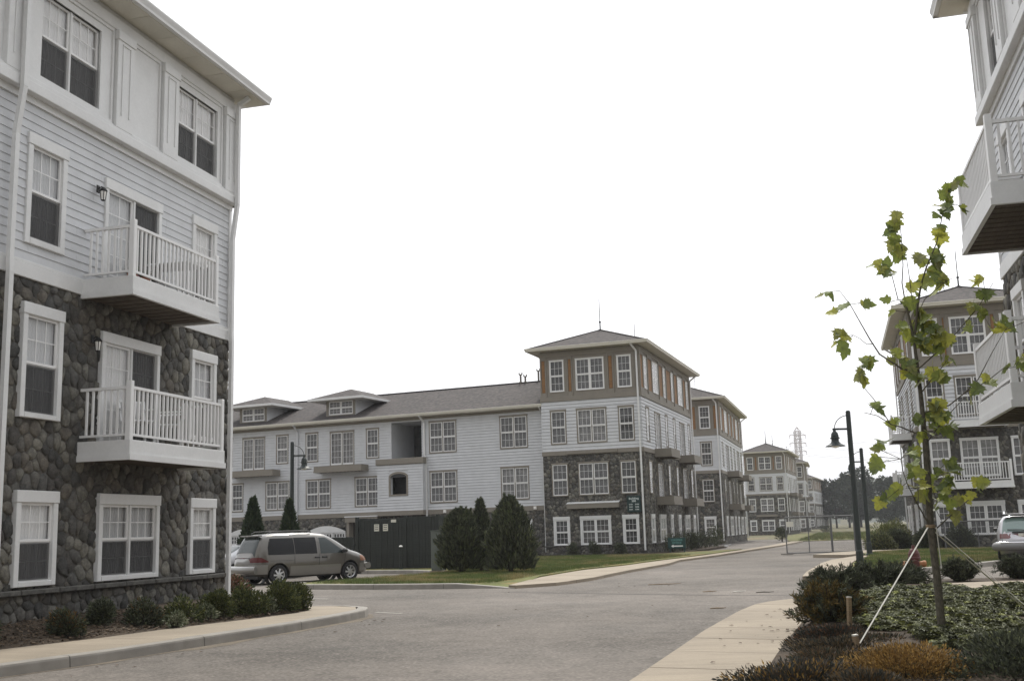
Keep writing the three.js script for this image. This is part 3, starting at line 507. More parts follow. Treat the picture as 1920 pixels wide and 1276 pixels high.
// ---------------------------------------------------------------- the two near white buildings that flank the road
function nearBuilding({ label, p, side, y0, len, cornerW, doorW, smallE, balc, panes }) {
  const root = thing('apartment_building', label, 'building', [p[0], y0, p[1]], -rad(14.65), 'apartment buildings along the street');
  const F = new Face(root, 0, 0, side > 0 ? Math.PI / 2 : -Math.PI / 2), sg = side > 0 ? -1 : 1, X = (a, b) => (side > 0 ? [-b, -a] : [a, b]), XX = X(0, len), H1 = [], H2 = [], H3 = [], H4 = [];
  const add = (L, e0, e1, y, h, o) => { const [a, b] = X(e0, e1); L.push(windowUnit(F, a, y, b - a, h, { screen: true, back: M.blinds, ...o })); };
  const ST = { zc: 0.09, ts: 0.11, tt: 0.19, tb: 0.08 }, SD = { zc: 0.05, ts: 0.12, tt: 0.2, tb: 0.11 };
  for (const off of [0, 14.3]) { if (off > len) break; const mir = (a, b) => (off ? [off - b, off - a] : [a, b]), A = (L, a, b, y, h, o) => { const [s, e] = mir(a, b); add(L, s, e, y, h, o); };
    A(H1, 5.6, 6.6, 0.92, 1.5, ST); A(H1, doorW[0] - 0.12, doorW[1] - 0.07, 0.91, 1.51, { ...ST, n: 2 }); A(H1, smallE[0] - 0.06, smallE[1] - 0.06, 0.9, 1.5, ST);
    A(H2, 5.64, 6.64, 3.57, 1.86, ST); A(H2, doorW[0], doorW[1], 3.02, 2.27, { ...ST, n: 2, door: true, tb: 0.05, ts: 0.1, grid: [3, 2, 5] }); A(H2, smallE[0], smallE[1], 3.57, 1.84, ST);
    A(H3, 5.66, 6.66, 6.41, 1.88, SD); A(H3, doorW[0], doorW[1], 5.87, 2.28, { ...SD, n: 2, door: true, tb: 0.05, ts: 0.1, grid: [2, 2, 5] }); A(H3, smallE[0], smallE[1], 6.41, 1.86, SD);
    A(H4, panes[0], panes[1], 9.27, 1.66, { n: 2, zc: 0.03, ts: 0.06, tt: 0.08, tb: 0.06 }); A(H4, 4.83, 6.55, 9.27, 1.66, { n: 2, zc: 0.03, ts: 0.06, tt: 0.08, tb: 0.06 });
  }
  const grow = (h) => [h[0] - 0.03, h[1] - 0.03, h[2] + 0.03, h[3] + 0.03], near = X(0, 8.2), far = X(8.2, len);
  const w1 = wall(F, 'stone_wall', XX[0], XX[1], -0.4, 5.85, [...H1, ...H2], M.mortar);
  stones(w1, near[0], near[1], 0.86, 5.83, [...H1, ...H2].map(grow), 0.34, 262); stones(w1, far[0], far[1], 0.86, 5.83, [...H1, ...H2].map(grow), 0.34);
  stones(w1, near[0], near[1], -0.1, 0.8, [], 0.3, 38);
  const lb = new MB(); for (let e = 0; e < len - 0.3; e += 0.92) { const [a, b] = X(e + 0.004, Math.min(len, e + 0.914)); lb.cbox(a, 0.79, 0, b, 0.875, 0.12, 0.015); } F.part('stone_ledge', lb, M.cap);
  const w3 = wall(F, 'siding_wall', XX[0], XX[1], 5.85, 8.95, H3, M.siding); siding(w3, XX[0] + 0.1, XX[1] - 0.1, 6.12, 8.78, H3.map((h) => [h[0] - 0.08, h[1] - 0.08, h[2] + 0.08, h[3] + 0.1]), 0.148, true);
  const sb = new MB(); sb.cbox(XX[0], 5.83, 0, XX[1], 6.06, 0.05); sb.cbox(XX[0], 6.06, 0, XX[1], 6.12, 0.036); sb.box(XX[0], 8.78, 0, XX[1], 8.92, 0.05); for (const [a, b] of [X(0, 0.1), X(len - 0.1, len)]) sb.cbox(a, 6.12, 0, b, 8.78, 0.04); F.part('trim_board', sb, M.white);
  const tb = new MB(); tb.cbox(XX[0] - 0.1, 8.9, 0, XX[1] + 0.1, 9.08, 0.18, 0.012); tb.box(XX[0] - 0.08, 9.08, 0, XX[1] + 0.08, 9.14, 0.15); F.part('trim_band', tb, M.white);
  const w4 = wall(F, 'panelled_wall', XX[0], XX[1], 8.95, 11.5, H4, M.white, 0.06, 0.28);
  const fr = new MB(); fr.cbox(XX[0], 11.05, 0.06, XX[1], 11.28, 0.12); fr.cbox(XX[0], 9.14, 0.06, XX[1], 9.2, 0.1); F.part('frieze_board', fr, M.white);
  const P = (e0, e1) => { const [a, b] = X(e0, e1), q = new MB(), m = 0.13; q.cbox(a, 9.14, 0.06, b, 11.05, 0.155); const part = F.part('pilaster', q, M.white); const g = new MB(); for (const [x0, y_, x1, y1] of [[a + m, 9.4, a + m + 0.02, 10.8], [b - m - 0.02, 9.4, b - m, 10.8], [a + m, 10.78, b - m, 10.8]]) g.box(x0, y_, 0.15, x1, y1, 0.172); g.build('panel_mould', M.white, part); const cp = new MB(); cp.cbox(a - 0.02, 10.86, 0.06, b + 0.02, 11.04, 0.18); cp.build('capital', M.white, part); };
  for (const [a, b] of [[0, cornerW], [2.41, 2.95], [3.98, 4.5], [6.95, 7.4], [9.8, 10.3], [11.35, 11.9]]) if (b < len) P(a, b);
  { const g = new MB(); for (const [e0, e1] of [[2.98, 3.95], [cornerW + 0.04, 2.38], [4.53, 6.92]]) { const [a, b] = X(e0, e1); g.box(a, 9.2, 0.06, a + 0.05, 11.05, 0.09); g.box(b - 0.05, 9.2, 0.06, b, 11.05, 0.09); g.box(a + 0.05, 10.99, 0.06, b - 0.05, 11.05, 0.09); g.box(a + 0.05, 9.2, 0.06, b - 0.05, 9.24, 0.09); } F.part('panel_mould', g, M.white); }
  // the hidden sides, a core that keeps the rooms apart, roof and soffit
  const W = 13, x0 = side > 0 ? -W : 0, x1 = side > 0 ? 0 : W, hid = new MB();
  const zc = -0.0, zf = len; // building runs from its corner at z = 0 towards +z
  hid.quad([x0, -0.4, 0.06], [x1, -0.4, 0.06], [x1, 11.5, 0.06], [x0, 11.5, 0.06]); hid.quad([x0, -0.4, zf], [x1, -0.4, zf], [x1, 11.5, zf], [x0, 11.5, zf]); const xb = side > 0 ? x0 : x1; hid.quad([xb, -0.4, 0], [xb, -0.4, zf], [xb, 11.5, zf], [xb, 11.5, 0]); hid.build('rear_wall', M.siding, root);
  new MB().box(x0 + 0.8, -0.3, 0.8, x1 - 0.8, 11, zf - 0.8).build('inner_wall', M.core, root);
  { const end = new Face(root, side > 0 ? 0 : 0, 0, Math.PI), e = new MB(); const [a, b] = side > 0 ? [0.001, 3] : [-3, -0.001]; const ew = wall(end, 'stone_wall', a, b, -0.4, 5.85, [], M.mortar); stones(ew, a, b, 0.1, 5.83, [], 0.3); e.cbox(a - 0.1, 8.9, 0, b, 9.08, 0.16); e.cbox(a, 9.1, 0, a + 0.45, 11.28, 0.1); end.part('trim_board', e, M.white); }
  const ov = 0.62, rx0 = x0 - ov, rx1 = x1 + ov, rz0 = -0.42, rz1 = zf + ov;
  hipRoof(root, rx0, rx1, rz0, rz1, 11.55, 0.42, { soffit: false, gm: M.white });
  const so = new MB(); so.quad([rx0, 11.405, rz0], [rx1, 11.405, rz0], [rx1, 11.405, rz1], [rx0, 11.405, rz1]); const sof = so.build('soffit', M.ivoryB, root);
  for (let z = rz0; z < rz1 - 0.1; z += 0.93) { const b = new MB(), z2 = Math.min(rz1, z + 0.93); const [a, c] = side > 0 ? [0.14, rx1 - 0.01] : [rx0 + 0.01, -0.14]; b.box(a, 11.375, z + 0.006, c, 11.4, z2 - 0.006); b.build('soffit_panel', rnd() < 0.4 ? M.ivoryB : M.ivory, sof); }
  for (const [i, q] of balc.entries()) { const [a, b] = X(q[0], q[1]); balcony(F, a, b, q[2], q[3], { single: true }); }
  const [d0] = X(0.12, 0.12), dp = (x, y, z) => [x, y, z];
  if (side > 0) pipe(F, [[d0, 11.35, 0.5], [d0, 11.2, 0.235], [d0, 8.88, 0.235], [d0, 8.1, 0.13], [d0, 6.0, 0.13], [d0, 5.8, 0.14], [d0, 0.32, 0.14]]);
  if (side > 0) pipe(F, [[-7.08, 11.35, 0.5], [-7.08, 11.2, 0.235], [-7.08, 8.88, 0.235], [-7.08, 8.1, 0.13], [-7.08, 6.0, 0.13], [-7.08, 5.8, 0.14], [-7.08, 0.4, 0.14]]);
  for (const y of [7.72, 4.98]) { // lanterns beside the balcony doors
    const [lx] = X(doorW[1] + 0.27, doorW[1] + 0.27), b = new MB(); b.tube([[0, 0.16, 0.02], [0, 0.2, 0.1], [0, 0.17, 0.15]], 0.014, 6); b.lathe([[0.0, 0.19], [0.05, 0.16], [0.1, 0.09], [0.085, 0.08]], 8, 0, 0, 0.15); b.lathe([[0.045, -0.14], [0.05, -0.125], [0.0, -0.15]], 8, 0, 0, 0.15); b.cbox(-0.05, 0.06, 0, 0.05, 0.24, 0.025); for (let k = 0; k < 4; k++) { const c = Math.cos(k * 1.57 + 0.78), s = Math.sin(k * 1.57 + 0.78); b.bar([0.075 * c, 0.085, 0.15 + 0.075 * s], [0.045 * c, -0.13, 0.15 + 0.045 * s], 0.012); }
    const l = F.part('wall_lantern', b, M.black, lx, y, 0.06); l.scale.setScalar(0.78); new MB().lathe([[0.042, -0.12], [0.068, 0.08]], 8, 0, 0, 0.15).build('lantern_glass', M.lens, l);
  }
  return root;
}
const dL = [0.2529, -0.9675], nL = [0.9675, 0.2529], atL = (s, n) => [dL[0] * s + nL[0] * n, dL[1] * s + nL[1] * n];
nearBuilding({ label: 'white clapboard and dark fieldstone apartment building on the left with two stacked balconies', p: atL(21.34, -12), side: 1, y0: 0, len: 14.4, cornerW: 0.5, doorW: [2.75, 4.57], smallE: [0.62, 1.6], panes: [0.66, 2.36], balc: [[1.95, 5.1, 2.93, 1.05], [2.25, 5.15, 5.76, 1.05]] });
nearBuilding({ label: 'white apartment building cut by the right photo edge, balconies seen from below', p: atL(21.76, 3.84), side: -1, y0: 0.08, len: 14.4, cornerW: 0.62, doorW: [3.34, 5.16], smallE: [1.1, 2.08], panes: [1.2, 2.82], balc: [[2.45, 5.5, 2.95, 1.02], [2.55, 5.6, 5.79, 1.02]] });

// ---------------------------------------------------------------- the towers
function tower(o) {
  const root = thing('apartment_building', o.label, 'building', [o.p[0], o.y0 || 0, o.p[1]], -rad(o.yaw), 'apartment buildings along the street'), W = o.W || 6.05, D = o.D, left = o.side === 'L', x0 = left ? 0 : -W, x1 = left ? W : 0;
  const F = new Face(root, 0, 0, 0), S = new Face(root, 0, 0, left ? -Math.PI / 2 : Math.PI / 2);
  towerFace(F, x0, x1, o.front, { lod: o.lod, big: o.big || 0, white2: o.white2 });
  towerFace(S, left ? -D : 0, left ? 0 : D, o.right.map(([a, b, k]) => (left ? [-b, -a, k] : [a, b, k])), { lod: o.lod, white2: o.white2 });
  const h = new MB(), xb = left ? x1 : x0; h.quad([xb, -0.3, 0], [xb, -0.3, -D], [xb, 12.2, -D], [xb, 12.2, 0]); h.quad([x0, -0.3, -D], [x1, -0.3, -D], [x1, 12.2, -D], [x0, 12.2, -D]); h.build('rear_wall', M.tan, root);
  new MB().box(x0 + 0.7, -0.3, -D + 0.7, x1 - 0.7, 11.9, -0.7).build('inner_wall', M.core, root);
  const ov = 0.62, { P, Q } = hipRoof(root, x0 - ov, x1 + ov, -D - ov, ov, 12.24, 0.4); finial(root, P, 1.95, o.lod > 2 ? 1.7 : 1); finial(root, Q, 1.95, o.lod > 2 ? 1.7 : 1);
  const cx = left ? 0.12 : -0.12; if (o.pipes !== false) { pipe(F, [[cx - (left ? -0.2 : 0.2), 12.05, 0.6], [cx, 11.7, 0.12], [cx, 0.3, 0.13]]); pipe(S, [[(left ? -1 : 1) * (D - 0.12), 12.05, 0.6], [(left ? -1 : 1) * (D - 0.12), 11.7, 0.12], [(left ? -1 : 1) * (D - 0.12), 0.3, 0.13]]); }
  for (const [a, b, y, r] of o.balc || []) { const [p, q] = left ? [-b, -a] : [a, b]; balcony(S, p, q, y, 1.05, { rail: !!r, m: r ? M.white : M.tan, fh: r ? 0.36 : 0.5, step: 0.13, left }); }
  return { root, F, S };
}
const RW = [[1.0, 1.85, 's'], [3.35, 4.95, 'd'], [6.45, 7.15, 's'], [8.95, 9.65, 's'], [11.1, 12.7, 'd'], [14.0, 14.75, 's']];
const FW = [[-5.52, -4.52, 's'], [-3.9, -2.06, 'p'], [-1.38, -0.42, 's']];
const T1 = tower({ label: 'large white and tan apartment block with corner tower and long dormered wing', p: [7.33, -63.13], yaw: 19.51, D: 15.4, front: FW, right: RW, big: 270, lod: 1, balc: [[2.9, 5.5, 5.68], [10.3, 12.9, 5.68], [2.9, 5.5, 2.85], [10.3, 12.9, 2.85]] });
{
  const b = new MB(); b.cbox(-4.6, 2.74, 0, -1.5, 3.03, 0.36); T1.F.part('door_hood', b, M.tan); const c = new MB(); c.quad([-4.62, 3.03, 0.38], [-1.48, 3.03, 0.38], [-1.48, 3.14, 0], [-4.62, 3.14, 0]); c.box(-4.62, 3.02, 0.36, -1.48, 3.05, 0.38); T1.F.part('hood_flashing', c, M.white);
  const d = new MB(); d.cbox(-4.55, 5.9, 0.07, -1.5, 6.06, 0.16); T1.F.part('ledge', d, M.tan);
}
// the long wing to the left of the tower (parts of the same building)
{
  const root = T1.root, G = new Face(root, -6.05, -0.6, -rad(3.49)), L = -33, H1 = [], H2 = [], H3 = [], win = (Hh, a, b, y, h, o) => Hh.push(windowUnit(G, a, y, b - a, h, { zc: 0.05, ts: 0.07, tt: 0.11, tb: 0.08, cm: M.tan, back: CURT, lod: 1, ...o }));
  const pair = (a, b) => { win(H3, a, b, 6.48, 2.04, { n: 2 }); win(H2, a, b, 3.41, 2.02, { n: 2 }); };
  pair(-2.98, -1.12); pair(-7.82, -5.9);
  for (const [a, b] of [[-13.23, -11.33], [-16.93, -15.0], [-20.1, -18.2], [-23.75, -21.88], [-27.2, -25.3]]) win(H2, a, b, 3.36, 1.95, { n: 2 });
  for (const [a, b] of [[-12.37, -11.4], [-16.96, -15.97], [-19.28, -18.3], [-23.8, -22.8], [-26.2, -25.2]]) win(H3, a, b, 6.39, 1.98, {});
  for (const [a, b] of [[-15.08, -13.24], [-22.0, -20.16]]) win(H3, a, b, 6.08, 2.24, { n: 2, door: true, tb: 0.05, grid: [3, 2, 5] });
  for (const [a, b] of [[-7.78, -6.8], [-2.1, -1.0]]) win(H1, a, b, 0.66, 1.6, { cm: M.white, ts: 0.12, tt: 0.18, tb: 0.06, zc: 0.1 });
  for (const [a, b, y] of [[-16.85, -13.9, 0.1], [-23.1, -20.2, 0.1]]) { // arched carriage doors
    const hgt = 1.72, b1 = new MB(), N = 14; H1.push([a + 0.02, y, b - 0.02, y + 2.02]);
    const arc = (x) => hgt + 0.05 + 0.38 * (1 - ((x - (a + b) / 2) / ((b - a) / 2)) ** 2);
    for (let i = 0; i < N; i++) { const x = lerp(a, b, i / N), x2 = lerp(a, b, (i + 1) / N); b1.quad([x, y + hgt, 0.07], [x2, y + hgt, 0.07], [x2, y + arc(x2), 0.07], [x, y + arc(x), 0.07]); b1.quad([x, y + arc(x), 0.07], [x2, y + arc(x2), 0.07], [x2, y + arc(x2), -0.02], [x, y + arc(x), -0.02]); }
    for (let k = 0; k < 3; k++) { const s = lerp(a, b, k / 3) + 0.05, e = lerp(a, b, (k + 1) / 3) - 0.05; b1.cbox(s, y + 0.02, -0.06, e, y + 1.2, 0.02); b1.cbox(s, y + 1.62, -0.06, e, y + hgt, 0.02); for (let q = 0; q <= 4; q++) { const x = lerp(s, e - 0.06, q / 4); b1.box(x, y + 1.2, -0.04, x + 0.06, y + 1.62, 0.015); } b1.box(s, y + 1.39, -0.03, e, y + 1.43, 0.014); }
    for (let k = 0; k < 4; k++) { const x = lerp(a, b - 0.1, k / 3); b1.cbox(x, y, -0.06, x + 0.1, y + hgt, 0.07); }
    const d = G.part('garage_door', b1, M.white); new MB().quad([a + 0.1, y + 1.18, -0.02], [b - 0.1, y + 1.18, -0.02], [b - 0.1, y + 1.64, -0.02], [a + 0.1, y + 1.64, -0.02]).build('pane', M.glass, d); new MB().quad([a, y, -0.2], [b, y, -0.2], [b, y + 2, -0.2], [a, y + 2, -0.2]).build('curtain', M.roomShade, d);  // last sheet is painted dark for the unlit garage behind the panes
  }
  H1.push([-13.35, 0, -11.55, 2.35]); H1.push([-24.6, 0, -23.4, 2.35]);
  const lo = [-10.5, 6.28, -8.34, 8.58], ar = [-10.34, 4.05, -9.22, 5.32]; H3.push(lo, [ar[0] - 0.25, ar[1] - 0.2, ar[2] + 0.25, ar[3] + 0.2]);
  const w1 = wall(G, 'stone_wall', L, 0, -0.35, 2.76, H1, M.mortar); stones(w1, L, 0, -0.35, 2.75, H1.map((h) => [h[0] - 0.02, h[1], h[2] + 0.02, h[3] + 0.02]), 0.31);
  const w2 = wall(G, 'siding_wall', L, 0, 2.76, 8.95, [...H2, ...H3], M.siding, 0, 0.22); siding(w2, L, 0, 3.03, 8.7, [...H2, ...H3], 0.17, false);
  const tb = new MB(); tb.cbox(L, 2.74, 0, 0, 3.03, 0.07); tb.cbox(L, 8.66, 0, 0, 8.86, 0.05); G.part('trim_band', tb, M.tan);
  for (const x of [-6.77, -0.77]) { const b = new MB(); b.cbox(-0.09, -0.09, 0.07, 0.09, 0.09, 0.17, 0.03); G.part('wall_light', b, M.lens, x, 2.89); }
  // stair bay: projecting box with an arched opening and an open loggia above it
  const bw = new MB(), z1 = 0.45, bx0 = -11.3, bx1 = -8.05; const bay = new Face(root, -6.05, -0.6, -rad(3.49)), N = 10;
  const hole = [ar[0], ar[1], ar[2], ar[3] - 0.2], bm = wall(bay, 'stair_bay', bx0, bx1, 2.76, 5.92, [hole], M.siding, z1, 0.25); siding(bm, bx0, bx1, 3.03, 5.9, [[hole[0] - 0.12, hole[1] - 0.1, hole[2] + 0.12, ar[3] + 0.1]], 0.17, false); bm.children[0].position.z = z1;
  bw.quad([bx0, 2.76, 0], [bx0, 2.76, z1], [bx0, 5.92, z1], [bx0, 5.92, 0]); bw.quad([bx1, 2.76, z1], [bx1, 2.76, 0], [bx1, 5.92, 0], [bx1, 5.92, z1]); bw.quad([bx0, 2.76, 0], [bx1, 2.76, 0], [bx1, 2.76, z1], [bx0, 2.76, z1]); bw.build('bay_side', M.siding, bm);
  const at = new MB(), ac = (t) => { const a = Math.PI * t, cx = (ar[0] + ar[2]) / 2, hw = (ar[2] - ar[0]) / 2; return (k) => [cx - (hw + k) * Math.cos(a), ar[3] - 0.2 + (0.2 + k) * Math.sin(a)]; };
  at.cbox(ar[0] - 0.13, ar[1] - 0.1, z1, ar[0], ar[3] - 0.2, z1 + 0.05); at.cbox(ar[2], ar[1] - 0.1, z1, ar[2] + 0.13, ar[3] - 0.2, z1 + 0.05); at.cbox(ar[0], ar[1] - 0.1, z1, ar[2], ar[1], z1 + 0.05);
  for (let i = 0; i < N; i++) { const f = ac(i / N), g = ac((i + 1) / N), A = f(0), B = g(0), C = g(0.13), D = f(0.13), z = z1 + 0.05; at.quad([...A, z], [...B, z], [...C, z], [...D, z]); at.quad([...D, z], [...C, z], [...C, z1], [...D, z1]); }
  at.build('arch_trim', M.tan, bm); const dk = new MB(); dk.box(ar[0] - 0.3, 3.2, -0.6, ar[2] + 0.3, 5.7, z1 - 0.26, 'f'); dk.build('recess_shade', M.black, bm);  // recess box painted black in place of its inner shade
  { const fan = new MB(); for (let i = 0; i < N; i++) { const f = ac(i / N)(0), g = ac((i + 1) / N)(0); fan.tri([(ar[0] + ar[2]) / 2, ar[3] - 0.2, z1 + 0.03], [...f, z1 + 0.03], [...g, z1 + 0.03]); } fan.build('arch_shade', M.black, bm); }  // flat black fan on the wall paints the shaded arch head
  const cp = new MB(); cp.cbox(bx0 - 0.08, 5.9, 0, bx1 + 0.08, 6.28, z1 + 0.12, 0.03); G.part('ledge', cp, M.tan); const bt = new MB(); bt.cbox(bx0 - 0.02, 2.74, 0.07, bx1 + 0.02, 3.03, z1 + 0.07); G.part('trim_band', bt, M.tan);
  const lg = new MB();  lg.quad([lo[0], lo[1], 0], [lo[0], lo[1], -3], [lo[0], lo[3], -3], [lo[0], lo[3], 0]); lg.quad([lo[2], lo[1], -3], [lo[2], lo[1], 0], [lo[2], lo[3], 0], [lo[2], lo[3], -3]); lg.quad([lo[0], lo[1], 0], [lo[2], lo[1], 0], [lo[2], lo[1], -3], [lo[0], lo[1], -3]); lg.quad([lo[0], lo[3], 0], [lo[0], lo[3], -3], [lo[2], lo[3], -3], [lo[2], lo[3], 0]); const lgm = G.part('loggia', lg, M.siding); new MB().quad([lo[0], lo[1], -3], [lo[2], lo[1], -3], [lo[2], lo[3], -3], [lo[0], lo[3], -3]).quad([lo[2] - 0.03, lo[1], -3], [lo[2] - 0.03, lo[1], -0.1], [lo[2] - 0.03, lo[3], -0.1], [lo[2] - 0.03, lo[3], -3]).build('loggia_shade', M.roomShade, lgm);  // dark sheets over back and right wall paint the shade inside
  { const s = new MB(); for (let y = lo[1]; y < lo[3] - 0.1; y += 0.17) {  s.quad([lo[0] + 0.026, y, -2.9], [lo[0] + 0.026, y, -0.01], [lo[0] + 0.005, y + 0.17, -0.01], [lo[0] + 0.005, y + 0.17, -2.9]); } s.build('siding_boards', M.siding, lgm, 'stuff'); }
  for (const [a, b] of [[-13.65, -11.3], [-24.6, -22.9]]) { const h = new MB(); h.cbox(a, 2.42, 0, b, 2.74, 0.55); G.part('door_hood', h, M.tan); const f = new MB(); f.box(a - 0.02, 2.74, 0, b + 0.02, 2.8, 0.58); G.part('hood_flashing', f, M.white); const s = new MB(); s.box(a + 0.1, 0, 0, a + 0.28, 2.42, 0.5); G.part('hood_post', s, M.tan); }
  { const d = new MB(); d.cbox(-13.3, 0, -0.15, -11.6, 2.3, -0.1); G.part('door', d, M.tanDark); const e = new MB(); e.cbox(-24.55, 0, -0.15, -23.45, 2.3, -0.1); G.part('door', e, M.tanDark); }
  for (const [a, b] of [[-15.75, -12.2], [-22.5, -18.93]]) balcony(G, a, b, 5.63, 0.9, { rail: false, m: M.tan, fh: 0.4 });
  // roof of the wing, built in the wing's own axes
  const roofG = new Face(root, -6.05, -0.6, -rad(3.49)), b = new MB(), y = 9.0, z0 = 0.55, zr = -5.2, yr = 9.0 + 5.75 * 0.38, sl = Math.hypot(5.75, yr - y);
  b.tri([L, y, z0], [0.2, y, z0], [0.2, yr, zr], [[L, 0], [0, 0], [0, sl]]); b.tri([L, y, z0], [0.2, yr, zr], [L, yr, zr], [[L, 0], [0, sl], [L, sl]]); b.tri([L, y, -11], [0.2, yr, zr], [0.2, y, -11]); b.tri([L, y, -11], [L, yr, zr], [0.2, yr, zr]);
  const roof = roofG.part('roof', b, M.shingle);
  new MB().bar([L, yr + 0.02, zr], [0.1, yr + 0.02, zr], 0.26, 0.03).build('ridge_cap', M.shingle, roof);
  for (const [x, h, z] of [[-3.57, 0.55, zr + 0.2], [-3.28, 0.42, zr + 0.1], [-2.42, 0.75, zr - 0.1]]) { const v = new MB(); v.tube([[x, yr - 0.2, z], [x, yr + h, z]], 0.065, 10); v.lathe([[0.06, 0], [0.11, 0.02], [0.11, 0.06], [0.06, 0.1]], 10, x, yr - 0.03, z); for (const s of [-1, 1]) v.tube([[x, yr + h - 0.08, z], [x + s * 0.1, yr + h, z], [x + s * 0.1, yr + h + 0.1, z]], 0.045, 8); v.build('vent_pipe', M.tanDark, roof); }
  const g = new MB(); for (const [p, q] of [[[0.6, 9.01], [0.67, 9.01]], [[0.67, 9.01], [0.675, 8.98]], [[0.675, 8.98], [0.65, 8.9]], [[0.65, 8.9], [0.62, 8.84]], [[0.62, 8.84], [0.5, 8.82]], [[0.5, 8.82], [0, 8.82]]]) g.quad([L, p[1], p[0]], [0.05, p[1], p[0]], [0.05, q[1], q[0]], [L, q[1], q[0]]); g.quad([0.05, 9.01, 0.67], [0.05, 8.82, 0.6], [0.05, 8.82, 0], [0.05, 9.3, 0]); G.part('gutter', g, M.ivory);
  for (const x of [-0.12, -8.12, -17.55]) pipe(G, x === -8.12 ? [[x - 0.1, 8.85, 0.6], [x, 8.45, 0.1], [x, 6.4, 0.1], [x + 0.12, 6.2, 0.1], [x + 0.14, 0.3, 0.14]] : [[x, 8.85, 0.6], [x, 8.45, 0.1], [x, 0.3, 0.14]], x === -17.55 ? M.siding : M.white);
  const rw = new MB(); rw.quad([L, -0.3, -10.6], [0, -0.3, -10.6], [0, 9, -10.6], [L, 9, -10.6]); rw.quad([L, -0.3, 0], [L, -0.3, -10.6], [L, 9, -10.6], [L, 9, 0]); G.part('rear_wall', rw, M.siding); const co = new MB(); co.box(L + 1, -0.3, -9.8, -11.2, 8.6, -0.8); co.box(-7.6, -0.3, -9.8, 0.8, 8.6, -0.8); G.part('inner_wall', co, M.core);
  for (const x of [-14.55, -21.5]) { // dormers
    const D0 = new MB(), zf = -0.45, yb = 9.05, yt = 10.35, w = 1.12; const f = new Face(root, -6.05, -0.6, -rad(3.49)), hole = windowUnit(f, x - 0.95, 9.42, 1.9, 0.95, { n: 2, ts: 0.05, tt: 0.05, tb: 0.05, cm: M.vinyl, zc: zf + 0.04, back: CURT, lod: 3, grid: [3, 2] });
    const fm = f.root.children.at(-1); f.put(fm, x - 0.95, 9.42, zf);
    D0.quad([x - w, yb, zf], [x + w, yb, zf], [x + w, 9.44, zf], [x - w, 9.44, zf]); D0.quad([x - w, 10.33, zf], [x + w, 10.33, zf], [x + w, yt, zf], [x - w, yt, zf]); D0.quad([x - w, 9.44, zf], [x - 0.92, 9.44, zf], [x - 0.92, 10.33, zf], [x - w, 10.33, zf]); D0.quad([x + 0.92, 9.44, zf], [x + w, 9.44, zf], [x + w, 10.33, zf], [x + 0.92, 10.33, zf]);
    const dm = f.part('dormer', D0, M.tan), sd = new MB(); for (const s of [-1, 1]) sd.quad([x + s * w, yb, zf], [x + s * w, yb, -4], [x + s * w, yt, -4], [x + s * w, yt, zf]); sd.build('dormer_side', M.siding, dm);
    const rf = new MB(), e = 0.95, A = [x - w - e, yt, zf + 0.75], B = [x + w + e, yt, zf + 0.75], P = [x, 11.12, zf - 1.3], C = [x + w + e, yt, -4.4], Dd = [x - w - e, yt, -4.4], Q = [x, 11.12, -4.6], up = (p) => [p[0], p[1] + 0.14, p[2]];
    rf.tri(up(A), up(B), up(P), [[0, 0], [4, 0], [2, 2]]); for (const [a, c] of [[B, C], [Dd, A]]) rf.quad(up(a), up(c), up(Q), up(P), [[0, 0], [4, 0], [4, 2], [0, 2]]); rf.build('dormer_roof', M.shingle, dm);
    const fs = new MB(); fs.quad(A, B, up(B), up(A)); fs.quad(B, C, up(C), up(B)); fs.quad(Dd, A, up(A), up(Dd)); fs.quad(A, B, C, Dd); for (const [p, q] of [[A, B], [B, C], [Dd, A]]) fs.bar([p[0], p[1] + 0.08, p[2]], [q[0], q[1] + 0.08, q[2]], 0.06, 0.15); fs.build('dormer_eave', M.white, dm);
  }
}
tower({ label: 'second tan and white tower directly behind the central block, smaller in view', p: [17.2, -92.46], yaw: 17, D: 18.5, W: 7.5, lod: 2, front: [[-1.66, -0.66, 's'], [-5.2, -3.4, 'p']], right: [[1.2, 2.1, 's'], [4.2, 6.2, 'd'], [7.8, 8.7, 's'], [10.6, 11.5, 's'], [13.4, 15.3, 'd'], [16.8, 17.7, 's']], balc: [[4, 7, 5.68], [13, 16, 5.68], [4, 7, 2.85], [13, 16, 2.85]] });
const T3 = tower({ label: 'distant tan and white tower at the street end, left of the lamp posts', p: [39.78, -162.7], yaw: 19.2, D: 15.4, lod: 3, y0: -0.15, front: [[-5.7, -4.7, 's'], [-4.0, -2.1, 'p'], [-1.5, -0.5, 's']], right: RW, balc: [[2.9, 5.5, 5.68], [10.3, 12.9, 5.68], [2.9, 5.5, 2.85], [10.3, 12.9, 2.85]], white2: true });
{ const b = new MB(); b.cbox(-4.7, 2.74, 0, -1.65, 3.05, 0.36); T3.F.part('door_hood', b, M.tan); }
const farWin = [[1.5, 2.5, 's'], [4, 5.6, 'p'], [7.3, 8.3, 's'], [10.5, 12.3, 'p']];
tower({ label: 'farther tan tower peeping out behind the distant tower on its right', p: [51.8, -198.4], yaw: 16, D: 14, lod: 3, front: FW, right: farWin, balc: [[3.5, 6, 5.68], [3.5, 6, 2.85]], white2: true });
tower({ label: 'farthest tan tower of the row, touching the trees at the street end', p: [71.5, -266.6], yaw: 20, D: 36, W: 8, lod: 3, front: FW, right: [[2, 3.2, 's'], [5, 7, 'p'], [9, 10.2, 's'], [13, 15, 'p'], [18, 19.2, 's'], [22, 24, 'p'], [27, 28.2, 's'], [31, 33, 'p']], white2: true });
